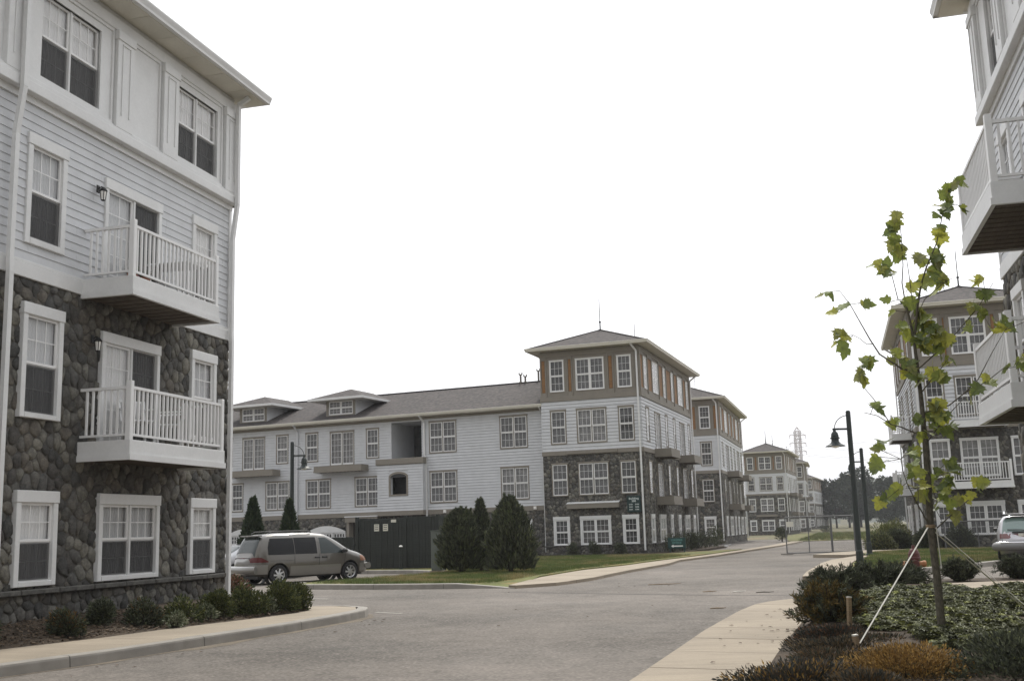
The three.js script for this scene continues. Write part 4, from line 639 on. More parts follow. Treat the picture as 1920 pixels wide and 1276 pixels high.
// the building behind the young tree
{
  const o = tower({ label: 'white and tan apartment building behind the young tree, with white balcony railings', p: [20.25, -55.3], y0: 0.05, yaw: 16, side: 'L', W: 5.9, D: 13, lod: 1, front: [[0.5, 1.46, 's'], [1.92, 3.7, 'f'], [4.28, 5.24, 's']].map(([a, b, k]) => [a, b, k === 'f' ? 'p' : k]), right: [[1.0, 1.9, 's'], [3.9, 5.6, 'd'], [8.6, 9.5, 's'], [10.8, 11.7, 's']], big: 120, balc: [[3.6, 6.9, 5.7, 1], [3.6, 6.9, 2.75, 1]], white2: true });
  balcony(o.F, 1.33, 4.08, 2.9, 1.05, { m: M.white, fh: 0.34, step: 0.125 }); balcony(o.F, 1.33, 4.08, 5.88, 1.05, { m: M.white, fh: 0.34, step: 0.125 });
  // the wall runs on to the right behind the near building
  const G = new Face(o.root, 0, -0.8, 0), H = []; for (const y of [0.66, 3.48]) H.push(windowUnit(G, 7.3, y, 1.0, 1.8, { zc: 0.1, cm: M.white, back: CURT })); const w = wall(G, 'stone_wall', 5.9, 13, -0.35, 5.87, H, M.mortar); stones(w, 5.9, 13, -0.35, 5.86, H, 0.34);
  const w2 = wall(G, 'siding_wall', 5.9, 13, 5.87, 9.0, [], M.siding); siding(w2, 5.9, 13, 6.1, 9, [], 0.17, false); const r = new MB(); r.quad([5.9, 9, 0.6], [13, 9, 0.6], [13, 11, -4], [5.9, 11, -4], [[0, 0], [7, 0], [7, 5], [0, 5]]); G.part('roof', r, M.shingle);
}
// ---------------------------------------------------------------- vehicles
const PAINT = (c, o = {}) => mat(c, 0.32, { clearcoat: 1, clearcoatRoughness: 0.06, metalness: 0.25, ...o });
const VM = { tyre: mat([0.018, 0.018, 0.019], 0.85), rim: mat([0.55, 0.55, 0.55], 0.3, { metalness: 0.8 }), tint: mat([0.006, 0.006, 0.007], 0.1, { physical: true, specularIntensity: 0.55 }), clear: mat([0.035, 0.045, 0.045], 0.06, { physical: true, specularIntensity: 0.9 }), trim: mat([0.03, 0.03, 0.03], 0.6), red: mat([0.085, 0.01, 0.01], 0.25), amber: mat([0.27, 0.13, 0.075], 0.2), lamp: mat([0.75, 0.75, 0.72], 0.12, { clearcoat: 1 }), plate: mat([0.62, 0.60, 0.52], 0.5), chrome: mat([0.7, 0.7, 0.7], 0.15, { metalness: 0.9 }) };
const csg = new Evaluator(); csg.attributes = ['position', 'normal']; csg.useGroups = false;
const interp = (t, x) => { let i = 1; while (i < t.length - 1 && t[i][0] < x) i++; const k = clamp((x - t[i - 1][0]) / (t[i][0] - t[i - 1][0]), 0, 1), s = k; return lerp(t[i - 1][1], t[i][1], s); };
function car(name, label, pos, turn, s) { // x forward from the rear bumper, y up, z to the right side
  const root = thing(name, label, s.cat, pos, turn), Lc = s.L, Wd = s.W / 2, n = 6.5;
  const top = (x) => interp(s.top, x), bot = (x) => interp(s.bot, x), plan = (x) => { const u = Math.abs((x - Lc / 2) / (Lc / 2)); return Math.pow(Math.max(0, 1 - Math.pow(u, s.pe || 7)), 1 / 3.2) * (1 - 0.06 * u * u); };
  const sideW = (x, y) => Wd * plan(x) * (y > s.belt ? 1 - s.tumble * Math.pow((y - s.belt) / (s.H - s.belt), 1.15) : 1 - 0.07 * Math.pow(clamp((0.62 - y) / 0.4, 0, 1), 2) + 0.012 * Math.sin(clamp((y - 0.3) / (s.belt - 0.3), 0, 1) * Math.PI));
  const zAt = (x, y) => { const yb = bot(x), yt = top(x), f = clamp((y - yb) / (yt - yb), 0, 1); return sideW(x, y) * Math.pow(1 - Math.pow(f, n), 1 / n); };
  const yAt = (x, z) => { const yb = bot(x), yt = top(x); let y = yt; for (let i = 0; i < 4; i++) { const q = clamp(Math.abs(z) / Math.max(1e-4, sideW(x, y)), 0, 0.9999); y = yb + (yt - yb) * Math.pow(1 - Math.pow(q, n), 1 / n); } return y; };
  const NX = 72, NY = 22, grid = [];
  for (let i = 0; i <= NX; i++) { const u = i / NX, x = Lc * (0.5 - 0.5 * Math.cos(Math.PI * (0.02 + 0.96 * u))) , yb = bot(x), yt = top(x), row = []; for (let k = 0; k <= NY; k++) { const a = k / NY * Math.PI / 2, f = Math.pow(Math.sin(a), 0.62), y = yb + (yt - yb) * f; row.push([x, y, sideW(x, y) * Math.pow(Math.max(0, 1 - Math.pow(f, n)), 1 / n)]); } row.unshift([x, yb, 0]); grid.push(row); }
  const P = [], I = [], M1 = grid[0].length;
  for (const sg of [1, -1]) for (const r of grid) for (const p of r) P.push(p[0], p[1], p[2] * sg);
  const id = (sg, i, k) => (sg ? grid.length * M1 : 0) + i * M1 + k;
  for (const sg of [0, 1]) { for (let i = 0; i < NX; i++) for (let k = 0; k < M1 - 1; k++) { const a = id(sg, i, k), b = id(sg, i + 1, k), c = id(sg, i + 1, k + 1), d = id(sg, i, k + 1); sg ? I.push(a, c, b, a, d, c) : I.push(a, b, c, a, c, d); } for (const i of [0, NX]) for (let k = 1; k < M1 - 2; k++) { const t = [id(sg, i, 0), id(sg, i, k), id(sg, i, k + 1)]; (i === 0) === (sg === 0) ? I.push(t[0], t[1], t[2]) : I.push(t[0], t[2], t[1]); } for (const i of [0, NX]) { const t = [id(sg, i, 0), id(sg, i, M1 - 2), id(sg, i, M1 - 1)]; (i === 0) === (sg === 0) ? I.push(...t) : I.push(t[0], t[2], t[1]); } }
  let g = new THREE.BufferGeometry(); g.setAttribute('position', new THREE.Float32BufferAttribute(P, 3)); g.setIndex(I); g = mergeVertices(g, 1e-5); g.computeVertexNormals();
  let body = new Brush(g); body.updateMatrixWorld();
  for (const x of s.axles) for (const sg of [1, -1]) { const c = new THREE.CylinderGeometry(s.arch, s.arch, 0.5, 36); c.deleteAttribute('uv'); const w = new Brush(c); w.rotation.x = Math.PI / 2; w.position.set(x, s.wr, sg * (Wd - 0.14)); w.updateMatrixWorld(); body = csg.evaluate(body, w, SUBTRACTION); body.updateMatrixWorld(); }
  mesh('body', body.geometry, s.paint, root);
  const under = new MB(); under.box(0.35, 0.2, -Wd + 0.3, Lc - 0.35, bot(Lc / 2) + 0.05, Wd - 0.3); under.build('underbody', VM.trim, root);
  const patchSide = (nm, m, xa, xb, lo, hi, off = 0.006, NXp = 16, NYp = 6) => { for (const sg of [1, -1]) { const b = new MB(), q = (i, k) => { const x = lerp(xa, xb, i / NXp), y = lerp(lo(x), hi(x), k / NYp); return [x, y, sg * (zAt(x, y) + off)]; }; for (let i = 0; i < NXp; i++) for (let k = 0; k < NYp; k++) b.quad(q(i, k), q(i + 1, k), q(i + 1, k + 1), q(i, k + 1)); const gg = b.geo(); gg.deleteAttribute('normal'); const w = mergeVertices(gg, 1e-4); w.computeVertexNormals(); mesh(nm, w, m, root); } };
  const patchTop = (nm, m, xa, xb, zw, off, N = 10) => { const b = new MB(), q = (i, k) => { const x = lerp(xa, xb, i / N), z = lerp(-1, 1, k / N) * (typeof zw === 'function' ? zw(x) : zw); return [x + off[0], yAt(x, z) + off[1], z]; }; for (let i = 0; i < N; i++) for (let k = 0; k < N; k++) b.quad(q(i, k), q(i + 1, k), q(i + 1, k + 1), q(i, k + 1)); b.build(nm, m, root); };
  s.detail({ root, patchSide, patchTop, zAt, yAt, top, Wd, sideW });
  for (const x of s.axles) for (const sg of [1, -1]) { // wheels
    const tw = 0.1, t = new MB(), r = s.wr; t.lathe([[r * 0.66, -tw], [r * 0.93, -tw * 1.02], [r, -tw * 0.75], [r, tw * 0.75], [r * 0.93, tw * 1.02], [r * 0.66, tw]], 30);
    const w = new THREE.Group(); w.name = 'wheel'; root.add(w); w.position.set(x, r, sg * (Wd - 0.12)); w.rotation.x = sg * Math.PI / 2; t.build('tyre', VM.tyre, w);
    const m = new MB(), R2 = r * 0.67; m.lathe([[R2, tw * 0.9], [R2 * 0.9, tw * 0.75], [R2 * 0.88, 0.01]], 28); m.lathe([[R2 * 0.34, tw * 0.82], [R2 * 0.3, tw * 0.95], [0, tw * 0.97]], 16); for (let k = 0; k < 7; k++) { const a = k / 7 * 6.283, b2 = a + 0.42; m.bar([R2 * 0.22 * Math.cos(a), tw * 0.8, R2 * 0.22 * Math.sin(a)], [R2 * 0.93 * Math.cos(b2), tw * 0.72, R2 * 0.93 * Math.sin(b2)], R2 * 0.26, 0.025); } m.build('rim', VM.rim, w);
    const d = new MB(); d.lathe([[R2 * 0.9, 0.0], [0, 0.0]], 20); d.build('brake_disc', VM.trim, w);
    const wl = new MB(); wl.lathe([[s.arch - 0.01, -0.28], [s.arch - 0.01, 0.0]], 24); const wm = wl.build('wheel_well', VM.trim, root); wm.position.set(x, r, sg * (Wd - 0.12)); wm.rotation.x = sg * Math.PI / 2;
  }
  return root;
}
const seam = (k, m, pts) => { for (const sg of [1, -1]) { const b = new MB(); for (let i = 0; i < pts.length - 1; i++) { const N = 6, q = (t) => { const x = lerp(pts[i][0], pts[i + 1][0], t), y = lerp(pts[i][1], pts[i + 1][1], t); return [x, y, sg * (k.zAt(x, y) + 0.001)]; }; for (let j = 0; j < N; j++) b.bar(q(j / N), q((j + 1) / N), 0.011, 0.009); } b.build('panel_gap', m, k.root); } };
const vanTop = [[0, 0.78], [0.1, 0.9], [0.16, 1.0], [0.24, 1.18], [0.36, 1.45], [0.47, 1.62], [0.62, 1.695], [1.0, 1.735], [1.7, 1.75], [2.5, 1.735], [2.95, 1.69], [3.2, 1.6], [3.55, 1.4], [3.85, 1.2], [4.05, 1.1], [4.4, 1.0], [4.65, 0.9], [4.8, 0.76], [4.93, 0.62]];
car('minivan', 'beige grey minivan parked past the left building, seen from its right rear', [-9.6, 0, -38.5], 0, {
  cat: 'minivan', L: 4.93, W: 1.86, H: 1.75, belt: 0.98, tumble: 0.17, wr: 0.325, arch: 0.4, axles: [1.02, 3.92], top: vanTop, bot: [[0, 0.42], [0.3, 0.3], [0.6, 0.26], [4.3, 0.24], [4.7, 0.28], [4.93, 0.36]], paint: PAINT([0.112, 0.102, 0.088]),
  detail(k) {
    k.patchSide('side_window', VM.tint, 0.62, 1.62, (x) => 1.0 + 0.02 * Math.max(0, 0.9 - x), (x) => Math.min(1.56, 1.03 + (x - 0.55) * 3.2), 0.006); k.patchSide('side_window', VM.tint, 1.64, 2.52, () => 1.0, () => 1.565, 0.006);
    k.patchSide('front_window', VM.clear, 2.66, 3.72, () => 0.99, (x) => Math.min(1.545, 1.545 - (x - 2.95) * 0.72), 0.006);
    k.patchTop('rear_window', VM.clear, 0.2, 0.5, (x) => 0.66 - (x - 0.2) * 0.3, [-0.01, 0.004]); k.patchTop('windscreen', VM.clear, 3.14, 3.86, (x) => 0.62 + (x - 3.14) * 0.12, [0.006, 0.008]);
    const sp = new MB(); sp.bar([0.42, 1.66, -0.62], [0.42, 1.66, 0.62], 0.16, 0.05); sp.build('spoiler', PAINT([0.12, 0.11, 0.095]), k.root);
    const lo = PAINT([0.20, 0.192, 0.175]); k.patchSide('cladding', lo, 1.44, 3.5, () => 0.27, () => 0.6, 0.014); k.patchSide('cladding', lo, 0.05, 0.6, (x) => 0.36, () => 0.68, 0.014); k.patchSide('cladding', lo, 4.34, 4.86, () => 0.32, () => 0.6, 0.014);
    const bp = new MB(); bp.tube([[0.12, 0.52, -0.86], [-0.03, 0.52, -0.7], [-0.06, 0.52, -0.3], [-0.06, 0.52, 0.3], [-0.03, 0.52, 0.7], [0.12, 0.52, 0.86]], 0.13, 12); bp.build('rear_bumper', lo, k.root); const fb = new MB(); fb.tube([[4.72, 0.5, -0.84], [4.88, 0.5, -0.65], [4.92, 0.5, 0], [4.88, 0.5, 0.65], [4.72, 0.5, 0.84]], 0.11, 12); fb.build('front_bumper', lo, k.root);
    k.patchSide('tail_light', VM.red, 0.09, 0.62, (x) => 0.76, (x) => 0.76 + 0.17 * Math.min(1, (0.68 - x) / 0.3), 0.01); k.patchSide('headlight', VM.amber, 4.38, 4.72, (x) => 0.68, (x) => 0.68 + 0.2 * Math.min(1, (4.85 - x) / 0.35), 0.01);
    const tg = new MB(); tg.cbox(-0.16, 0.62, 0, 0.16, 0.79, 0.02); const pl = tg.build('licence_plate', VM.plate, k.root); pl.rotation.y = -Math.PI / 2; pl.position.set(0.08, 0.06, 0);
    const gr = new MB(); gr.box(0.1, 0.74, -0.5, 0.125, 0.92, 0.5); gr.build('tailgate_garnish', VM.trim, k.root);
    for (const sg of [1, -1]) { const h = new MB(); for (const x of [2.42, 2.72]) h.cbox(x, 0.84, 0, x + 0.2, 0.89, 0.045, 0.012); const hm = h.build('door_handle', VM.trim, k.root); hm.position.z = sg > 0 ? k.zAt(2.6, 0.86) - 0.008 : -k.zAt(2.6, 0.86) - 0.037; const mr = new MB(); mr.lathe([[0, -0.07], [0.09, -0.06], [0.105, 0.03], [0.06, 0.08], [0, 0.085]], 12); const mm = mr.build('mirror', VM.trim, k.root); mm.position.set(3.62, 1.06, sg * 1.02); const rl = new MB(); rl.tube([[0.75, 1.73, sg * 0.6], [0.9, 1.79, sg * 0.6], [2.3, 1.8, sg * 0.6], [2.45, 1.75, sg * 0.6]], 0.022, 6); rl.build('roof_rail', VM.trim, k.root); }
    seam(k, VM.trim, [[2.6, 1.57], [2.6, 0.3]]); seam(k, VM.trim, [[1.62, 0.98], [1.62, 0.66]]); seam(k, VM.trim, [[0.68, 0.8], [1.62, 0.8]]); seam(k, VM.trim, [[3.72, 0.99], [3.62, 0.5]]);
  },
}).rotation.y = Math.atan2(0.672, 0.745);
car('parked_car', 'silver car mostly hidden behind the minivan, only its tail light showing', [-12.2, 0, -43.3], Math.atan2(0.672, 0.745), {
  cat: 'car', L: 4.6, W: 1.78, H: 1.42, belt: 0.92, tumble: 0.3, wr: 0.31, arch: 0.37, axles: [0.95, 3.65], top: [[0, 0.7], [0.08, 0.88], [0.2, 0.98], [0.75, 1.0], [1.3, 1.32], [1.9, 1.42], [2.5, 1.4], [3.3, 1.0], [4.1, 0.86], [4.5, 0.72], [4.6, 0.6]], bot: [[0, 0.36], [0.4, 0.24], [4.2, 0.22], [4.6, 0.32]], paint: PAINT([0.42, 0.42, 0.43]),
  detail(k) { k.patchSide('side_window', VM.tint, 1.15, 3.1, () => 0.96, (x) => Math.min(1.33, 0.98 + (x - 1.0) * 0.9, 0.98 + (3.2 - x) * 0.5), 0.006); k.patchSide('tail_light', VM.red, 0.08, 0.4, () => 0.7, () => 0.88, 0.01); k.patchTop('rear_window', VM.clear, 0.8, 1.28, 0.6, [-0.004, 0.008]); k.patchTop('windscreen', VM.clear, 2.62, 3.24, 0.62, [0.004, 0.008]); const bp = new MB(); bp.tube([[0.12, 0.5, -0.82], [-0.03, 0.5, -0.66], [-0.03, 0.5, 0.66], [0.12, 0.5, 0.82]], 0.11, 10); bp.build('rear_bumper', PAINT([0.42, 0.42, 0.43]), k.root); },
});
car('sport_utility_vehicle', 'silver sport utility vehicle cut by the right edge, rear end showing', [16.62, 0, -36.7], rad(90 - 27), {
  cat: 'car', L: 4.6, W: 1.82, H: 1.67, belt: 1.02, tumble: 0.2, wr: 0.35, arch: 0.42, axles: [0.98, 3.6], top: [[0, 0.8], [0.1, 0.95], [0.18, 1.08], [0.32, 1.34], [0.45, 1.53], [0.62, 1.62], [1.2, 1.67], [2.1, 1.66], [2.6, 1.55], [3.2, 1.15], [3.5, 1.06], [4.2, 0.96], [4.5, 0.84], [4.6, 0.66]], bot: [[0, 0.45], [0.4, 0.32], [4.2, 0.3], [4.6, 0.4]], paint: PAINT([0.50, 0.49, 0.51]),
  detail(k) {
    k.patchSide('side_window', VM.tint, 0.62, 3.0, () => 1.06, (x) => Math.min(1.54, 1.07 + (x - 0.55) * 2.2, 1.07 + (3.1 - x) * 0.75), 0.006); k.patchTop('rear_window', mat([0.20, 0.27, 0.25], 0.05, { clearcoat: 1 }), 0.17, 0.44, (x) => 0.68 - (x - 0.17) * 0.25, [-0.012, 0.006]); k.patchTop('windscreen', VM.clear, 2.62, 3.22, 0.62, [0.004, 0.008]);
    k.patchSide('tail_light', mat([0.20, 0.10, 0.10], 0.15), 0.06, 0.3, () => 0.84, () => 1.0, 0.01);
    const lo = mat([0.16, 0.155, 0.15], 0.5), bp = new MB(); bp.tube([[0.2, 0.58, -0.9], [-0.04, 0.58, -0.76], [-0.08, 0.58, -0.3], [-0.08, 0.58, 0.3], [-0.04, 0.58, 0.76], [0.2, 0.58, 0.9]], 0.14, 12); bp.build('rear_bumper', lo, k.root); const st = new MB(); st.tube([[0.1, 0.71, -0.86], [-0.1, 0.71, -0.7], [-0.13, 0.71, 0], [-0.1, 0.71, 0.7], [0.1, 0.71, 0.86]], 0.035, 8); st.build('bumper_step', VM.chrome, k.root);
    const sp = new MB(); sp.bar([0.4, 1.6, -0.66], [0.4, 1.6, 0.66], 0.24, 0.06); sp.build('spoiler', VM.trim, k.root);
    const tg = new MB(); tg.cbox(-0.17, 0.84, 0, 0.17, 1.0, 0.02); const pl = tg.build('licence_plate', VM.plate, k.root); pl.rotation.y = -Math.PI / 2; pl.position.x = 0.09;
    const hd = new MB(); hd.box(0.09, 1.02, -0.36, 0.13, 1.06, 0.36); hd.build('tailgate_handle', VM.trim, k.root); const wp = new MB(); wp.tube([[0.14, 1.1, 0.05], [0.13, 1.12, -0.1], [0.16, 1.13, -0.5]], 0.014, 6); wp.build('wiper', VM.trim, k.root);
    for (const sg of [1, -1]) { const rl = new MB(); rl.tube([[0.8, 1.63, sg * 0.58], [0.9, 1.72, sg * 0.58], [2.0, 1.73, sg * 0.58], [2.15, 1.66, sg * 0.58]], 0.025, 6); rl.build('roof_rail', VM.chrome, k.root); const mr = new MB(); mr.lathe([[0, -0.06], [0.1, -0.05], [0.11, 0.04], [0, 0.08]], 12); mr.build('mirror', VM.trim, k.root).position.set(3.0, 1.12, sg * 1.02); }
  },
});

// ---------------------------------------------------------------- street lamps
function lamp(label, p, turn, h = 4.9) {
  const o = thing('street_lamp', label, 'street lamp', p, turn, 'street lamps'), b = new MB();
  b.lathe([[0.16, 0], [0.16, 0.05], [0.12, 0.08], [0.11, 0.5], [0.09, 0.55], [0.085, h * 0.5], [0.075, h], [0.05, h + 0.04], [0, h + 0.05]], 16); b.build('pole', M.green, o);
  const a = new MB(); a.box(-0.56, h - 0.58, -0.03, 0, h - 0.52, 0.03); a.build('arm', M.green, o);
  const c = new MB(), pts = []; for (let i = 0; i <= 10; i++) { const t = i / 10 * Math.PI / 2; pts.push([-0.5 * Math.sin(t) - 0.0, h - 0.55 + 0.44 * Math.cos(t), 0]); } c.tube(pts, 0.014, 6); c.build('brace', M.green, o);
  const s = new MB(), y = h - 1.1; s.lathe([[0.32, 0], [0.3, 0.02], [0.2, 0.07], [0.13, 0.13], [0.115, 0.18], [0.12, 0.34], [0.1, 0.42], [0.05, 0.48], [0.04, 0.56]], 20, -0.51, y, 0); s.lathe([[0.135, 0.24], [0.15, 0.25], [0.15, 0.28], [0.13, 0.29]], 16, -0.51, y, 0); const sh = s.build('lamp_shade', M.green, o);
  new MB().lathe([[0.0, -0.05], [0.1, -0.03], [0.14, 0.03], [0.15, 0.06]], 16, -0.51, y, 0).build('lamp_lens', M.lens, sh);
  return o;
}
lamp('nearest dark green street lamp, its bell shade hanging towards the road', [10.72, 0.12, -35.2], 0.15);
lamp('dark green street lamp standing just behind the nearest one', [14.93, 0.12, -47.6], 0.1, 4.5);
lamp('dark street lamp above the minivan with its bell shade on the right', [-9.25, 0, -45.6], Math.PI - 0.1, 5.45);

// ---------------------------------------------------------------- vegetation kit
const leafCols = (pal) => { const c = pal[Math.floor(rnd() * pal.length)], k = R(0.75, 1.25); return [c[0] * k, c[1] * k, c[2] * k]; };
function leaf(b, p, d, up, L, W, pal) { // a folded two-triangle-pair leaf
  const D = V(...d).normalize(), S = D.clone().cross(V(...up)).normalize(), N = S.clone().cross(D), q = (l, w, n) => [p[0] + D.x * l + S.x * w + N.x * n, p[1] + D.y * l + S.y * w + N.y * n, p[2] + D.z * l + S.z * w + N.z * n];
  b.cc = leafCols(pal); const a = q(0, 0, 0), t = q(L, 0, -L * 0.12), l = q(L * 0.45, -W / 2, W * 0.2), r = q(L * 0.45, W / 2, W * 0.2); b.tri(a, r, t); b.tri(a, t, l);
}
const rdir = () => { const y = R(-1, 1), a = R(0, 6.283), s = Math.sqrt(1 - y * y); return [s * Math.cos(a), y, s * Math.sin(a)]; };
// rounded shrub of many leaves; o: r [x,y,z], n, L, W, pal, tip palette near the top, gaps
function shrub(name, label, cat, pos, o, group) {
  const root = thing(name, label, cat, pos, R(0, 6), group), b = new MB(true), [rx, ry, rz] = o.r, lob = []; for (let i = 0; i < (o.lobes || 9); i++) { const d = rdir(); lob.push([d[0] * 0.55, Math.abs(d[1]) * 0.6 + 0.15, d[2] * 0.55, R(0.35, 0.55)]); }
  for (let i = 0; i < o.n; i++) {
    const l = lob[i % lob.length], d = rdir(), k = l[3] * Math.pow(rnd(), 0.3), x = l[0] + d[0] * k, y = l[1] + d[1] * k, z = l[2] + d[2] * k; if (y < 0.02) continue;
    const out = [x * 0.7 + d[0] * 0.5 + R(-0.4, 0.4), 0.35 + d[1] * 0.6 + R(-0.3, 0.5), z * 0.7 + d[2] * 0.5 + R(-0.4, 0.4)], tip = o.tip && rnd() < o.tipK * clamp(y * 1.1 + 0.1 + d[1] * 0.4, 0, 1);
    leaf(b, [x * rx, y * ry, z * rz], out, rdir(), o.L * R(0.7, 1.3), o.W * R(0.8, 1.2), tip ? o.tip : o.pal);
  }
  b.build('foliage', o.m || M.needle, root);
  const s = new MB(); for (const l of lob) s.tube([[0, -0.05, 0], [l[0] * rx * 0.5, l[1] * ry * 0.45, l[2] * rz * 0.5], [l[0] * rx, l[1] * ry, l[2] * rz]], [0.02, 0.014, 0.006], 5); s.build('stem', M.barkDark, root);
  return root;
}
// spreading yew: arching branches carrying flat rows of needles
function yew(label, pos, o, group) {
  const root = thing('yew_shrub', label, 'shrub', pos, o.turn || 0, group), b = new MB(true), s = new MB(), [rx, ry, rz] = o.r;
  for (let i = 0; i < o.n; i++) {
    const a = R(0, 6.283), e = Math.pow(rnd(), 0.7), len = R(0.7, 1.1), px = Math.cos(a) * rx * len * (0.35 + 0.65 * e), pz = Math.sin(a) * rz * len * (0.35 + 0.65 * e), py = ry * (R(0.75, 1.15) - 0.55 * e * e), N = 9, pts = [];
    for (let k = 0; k <= N; k++) { const t = k / N; pts.push([px * Math.pow(t, 1.15), py * Math.pow(t, 0.75) + 0.05 * Math.sin(t * 9 + i), pz * Math.pow(t, 1.15)]); }
    s.tube(pts.filter((_, k) => k % 3 === 0), [0.014, 0.01, 0.007, 0.004], 4, false);
    const gold = o.tip && rnd() < o.tipK; let prev = pts[0];
    for (let k = 2; k <= N; k++) for (let j = 0; j < 10; j++) { const t = j / 10, p = [lerp(pts[k - 1][0], pts[k][0], t), lerp(pts[k - 1][1], pts[k][1], t), lerp(pts[k - 1][2], pts[k][2], t)], f = [pts[k][0] - pts[k - 1][0], pts[k][1] - pts[k - 1][1], pts[k][2] - pts[k - 1][2]], l = Math.hypot(...f) || 1, r = rdir(), out = k / N; leaf(b, p, [f[0] / l * 0.9 + r[0], f[1] / l * 0.9 + r[1] * 0.8 + 0.25, f[2] / l * 0.9 + r[2]], rdir(), R(0.05, 0.1) * o.k, 0.016 * o.k, gold && out > 0.55 ? o.tip : o.pal); }
  }
  b.build('foliage', M.needle, root); s.build('branch', M.barkDark, root); return root;
}
// conifer with a dense flame-shaped crown of sprays; prof(t) is the radius share at height share t
function evergreen(label, pos, h, r, n, prof, pal, group, tips = []) {
  const root = thing('evergreen_tree', label, 'tree', pos, R(0, 6), group), b = new MB(true);
  const bump = (t, a) => 0.55 + 0.42 * noise(a * 1.9 + 20, t * 6 + 20, 9999, h * 100 | 0) + 0.42 * noise(a * 6 + 20, t * 20 + 20, 9999, 7);
  for (let i = 0; i < n; i++) {
    const t = Math.pow(rnd(), 0.85), a = R(0, 6.283), bt = bump(t, a), R0 = r * prof(t) * bt, k = Math.pow(rnd(), 0.35), x = Math.cos(a) * R0 * k, z = Math.sin(a) * R0 * k, y = 0.12 + t * h * (1 - 0.02 * bt), L = R(0.13, 0.3) * (0.7 + 0.3 * (1 - t));
    leaf(b, [x, y, z], [Math.cos(a) * R(0.1, 1), R(0.3, 1.3), Math.sin(a) * R(0.1, 1)], rdir(), L, L * 0.34, pal);
  }
  for (let i = 0; i < 26; i++) { const t = R(0.45, 0.97), a = R(0, 6.283), q = r * prof(t) * R(0.75, 0.98); tips = [...tips, [Math.cos(a) * q, t * h + R(0.25, 0.42), Math.sin(a) * q]]; }
  for (const [tx, ty, tz] of tips) for (let i = 0; i < 90; i++) { const t = rnd(); leaf(b, [tx + R(-0.1, 0.1) * (1 - t), ty - 0.5 + t * 0.5, tz + R(-0.1, 0.1) * (1 - t)], [R(-0.5, 0.5), 1, R(-0.5, 0.5)], rdir(), 0.13, 0.045, i % 3 ? pal : [[0.085, 0.105, 0.045]]); }
  b.build('crown', M.needle, root);
  const s = new MB(); s.tube([[0, -0.1, 0], [0, h * 0.5, 0], [0, h * 0.92, 0]], [0.09, 0.06, 0.01], 7); for (let i = 0; i < 40; i++) { const t = R(0.05, 0.85), a = R(0, 6.283), q = r * prof(t) * 0.75; s.tube([[0, t * h - 0.1, 0], [Math.cos(a) * q, t * h + 0.15, Math.sin(a) * q]], [0.02, 0.006], 4, false); } s.build('trunk', M.barkDark, root); return root;
}
const DK = [[0.072, 0.08, 0.053], [0.09, 0.10, 0.062], [0.052, 0.06, 0.04], [0.125, 0.138, 0.075]], OLIVE = [[0.055, 0.07, 0.022], [0.075, 0.09, 0.03], [0.04, 0.055, 0.018], [0.10, 0.105, 0.035]], GOLD = [[0.33, 0.20, 0.06], [0.24, 0.145, 0.045], [0.42, 0.27, 0.085], [0.19, 0.12, 0.04]], PALE = [[0.20, 0.22, 0.14], [0.30, 0.31, 0.22], [0.10, 0.12, 0.06]];
const flame = (t) => Math.pow(Math.sin(Math.PI * Math.pow(0.12 + 0.88 * t, 0.62)), 0.85) * (t > 0.85 ? 1 - (t - 0.85) * 2.2 : 1), cone = (t) => (t < 0.12 ? 0.75 + t * 2 : 1 - Math.pow((t - 0.12) / 0.88, 1.15) * 0.96);
evergreen('broad rounded evergreen beside the green utility box, leftmost of the three on the lawn', [-2.1, 0.1, -40.6], 2.15, 0.73, 8000, (t) => Math.pow(Math.max(0, 1 - Math.pow(Math.abs(t - 0.32) / 0.7, 2.4)), 0.6), DK, 'evergreens on the lawn island');
evergreen('slim pointed evergreen squeezed between the two broad ones on the lawn', [-1.38, 0.1, -41.5], 2.5, 0.62, 6500, cone, DK, 'evergreens on the lawn island', [[0.12, 2.62, 0]]);
evergreen('tallest, bushy evergreen on the lawn island, rightmost of the three', [-0.28, 0.1, -39.2], 2.5, 0.86, 9500, (t) => Math.pow(Math.max(0, 1 - Math.pow(Math.abs(t - 0.25) / 0.78, 1.7)), 0.8), DK, 'evergreens on the lawn island', [[-0.42, 2.4, 0], [0.05, 2.68, 0], [-0.15, 2.55, 0.1]]);
evergreen('cone-shaped green conifer rising behind the rear of the minivan roof', [-10.7, 0, -45.0], 3.05, 0.72, 8000, cone, [[0.035, 0.055, 0.028], [0.05, 0.07, 0.03], [0.025, 0.04, 0.02]], 'conifers behind the minivan');
evergreen('narrow conifer behind the middle of the minivan, in front of a lamp post', [-9.15, 0, -44.6], 2.9, 0.55, 7000, cone, [[0.035, 0.055, 0.028], [0.05, 0.07, 0.03], [0.025, 0.04, 0.02]], 'conifers behind the minivan');
// shrubs along the left building, from the left edge to the bed's tip
const LS = [[-7.75, -16.0, 0.36, 0, 'low dark shrub at the left frame edge under the stone wall'], [-6.86, -17.1, 0.36, 2, 'rusty orange-tipped shrub below the first ground-floor window on the left'], [-6.72, -18.2, 0.34, 0, 'dull dark shrub between the rusty shrub and the double window'], [-6.22, -18.6, 0.36, 1, 'dark shrub with a brown right flank under the double window'], [-5.76, -19.35, 0.38, 3, 'dense green shrub with a bright top under the double window right half'], [-5.42, -20.1, 0.44, 3, 'green shrub before the narrow ground-floor window'], [-5.0, -20.8, 0.46, 3, 'green shrub in front of the white downspout foot'], [-4.62, -21.5, 0.5, 3, 'tall leafy shrub just right of the downspout'], [-4.45, -22.15, 0.44, 3, 'leafy shrub second from the tip of the left bed'], [-4.48, -22.65, 0.38, 3, 'last small leafy shrub at the tip of the left bed']];
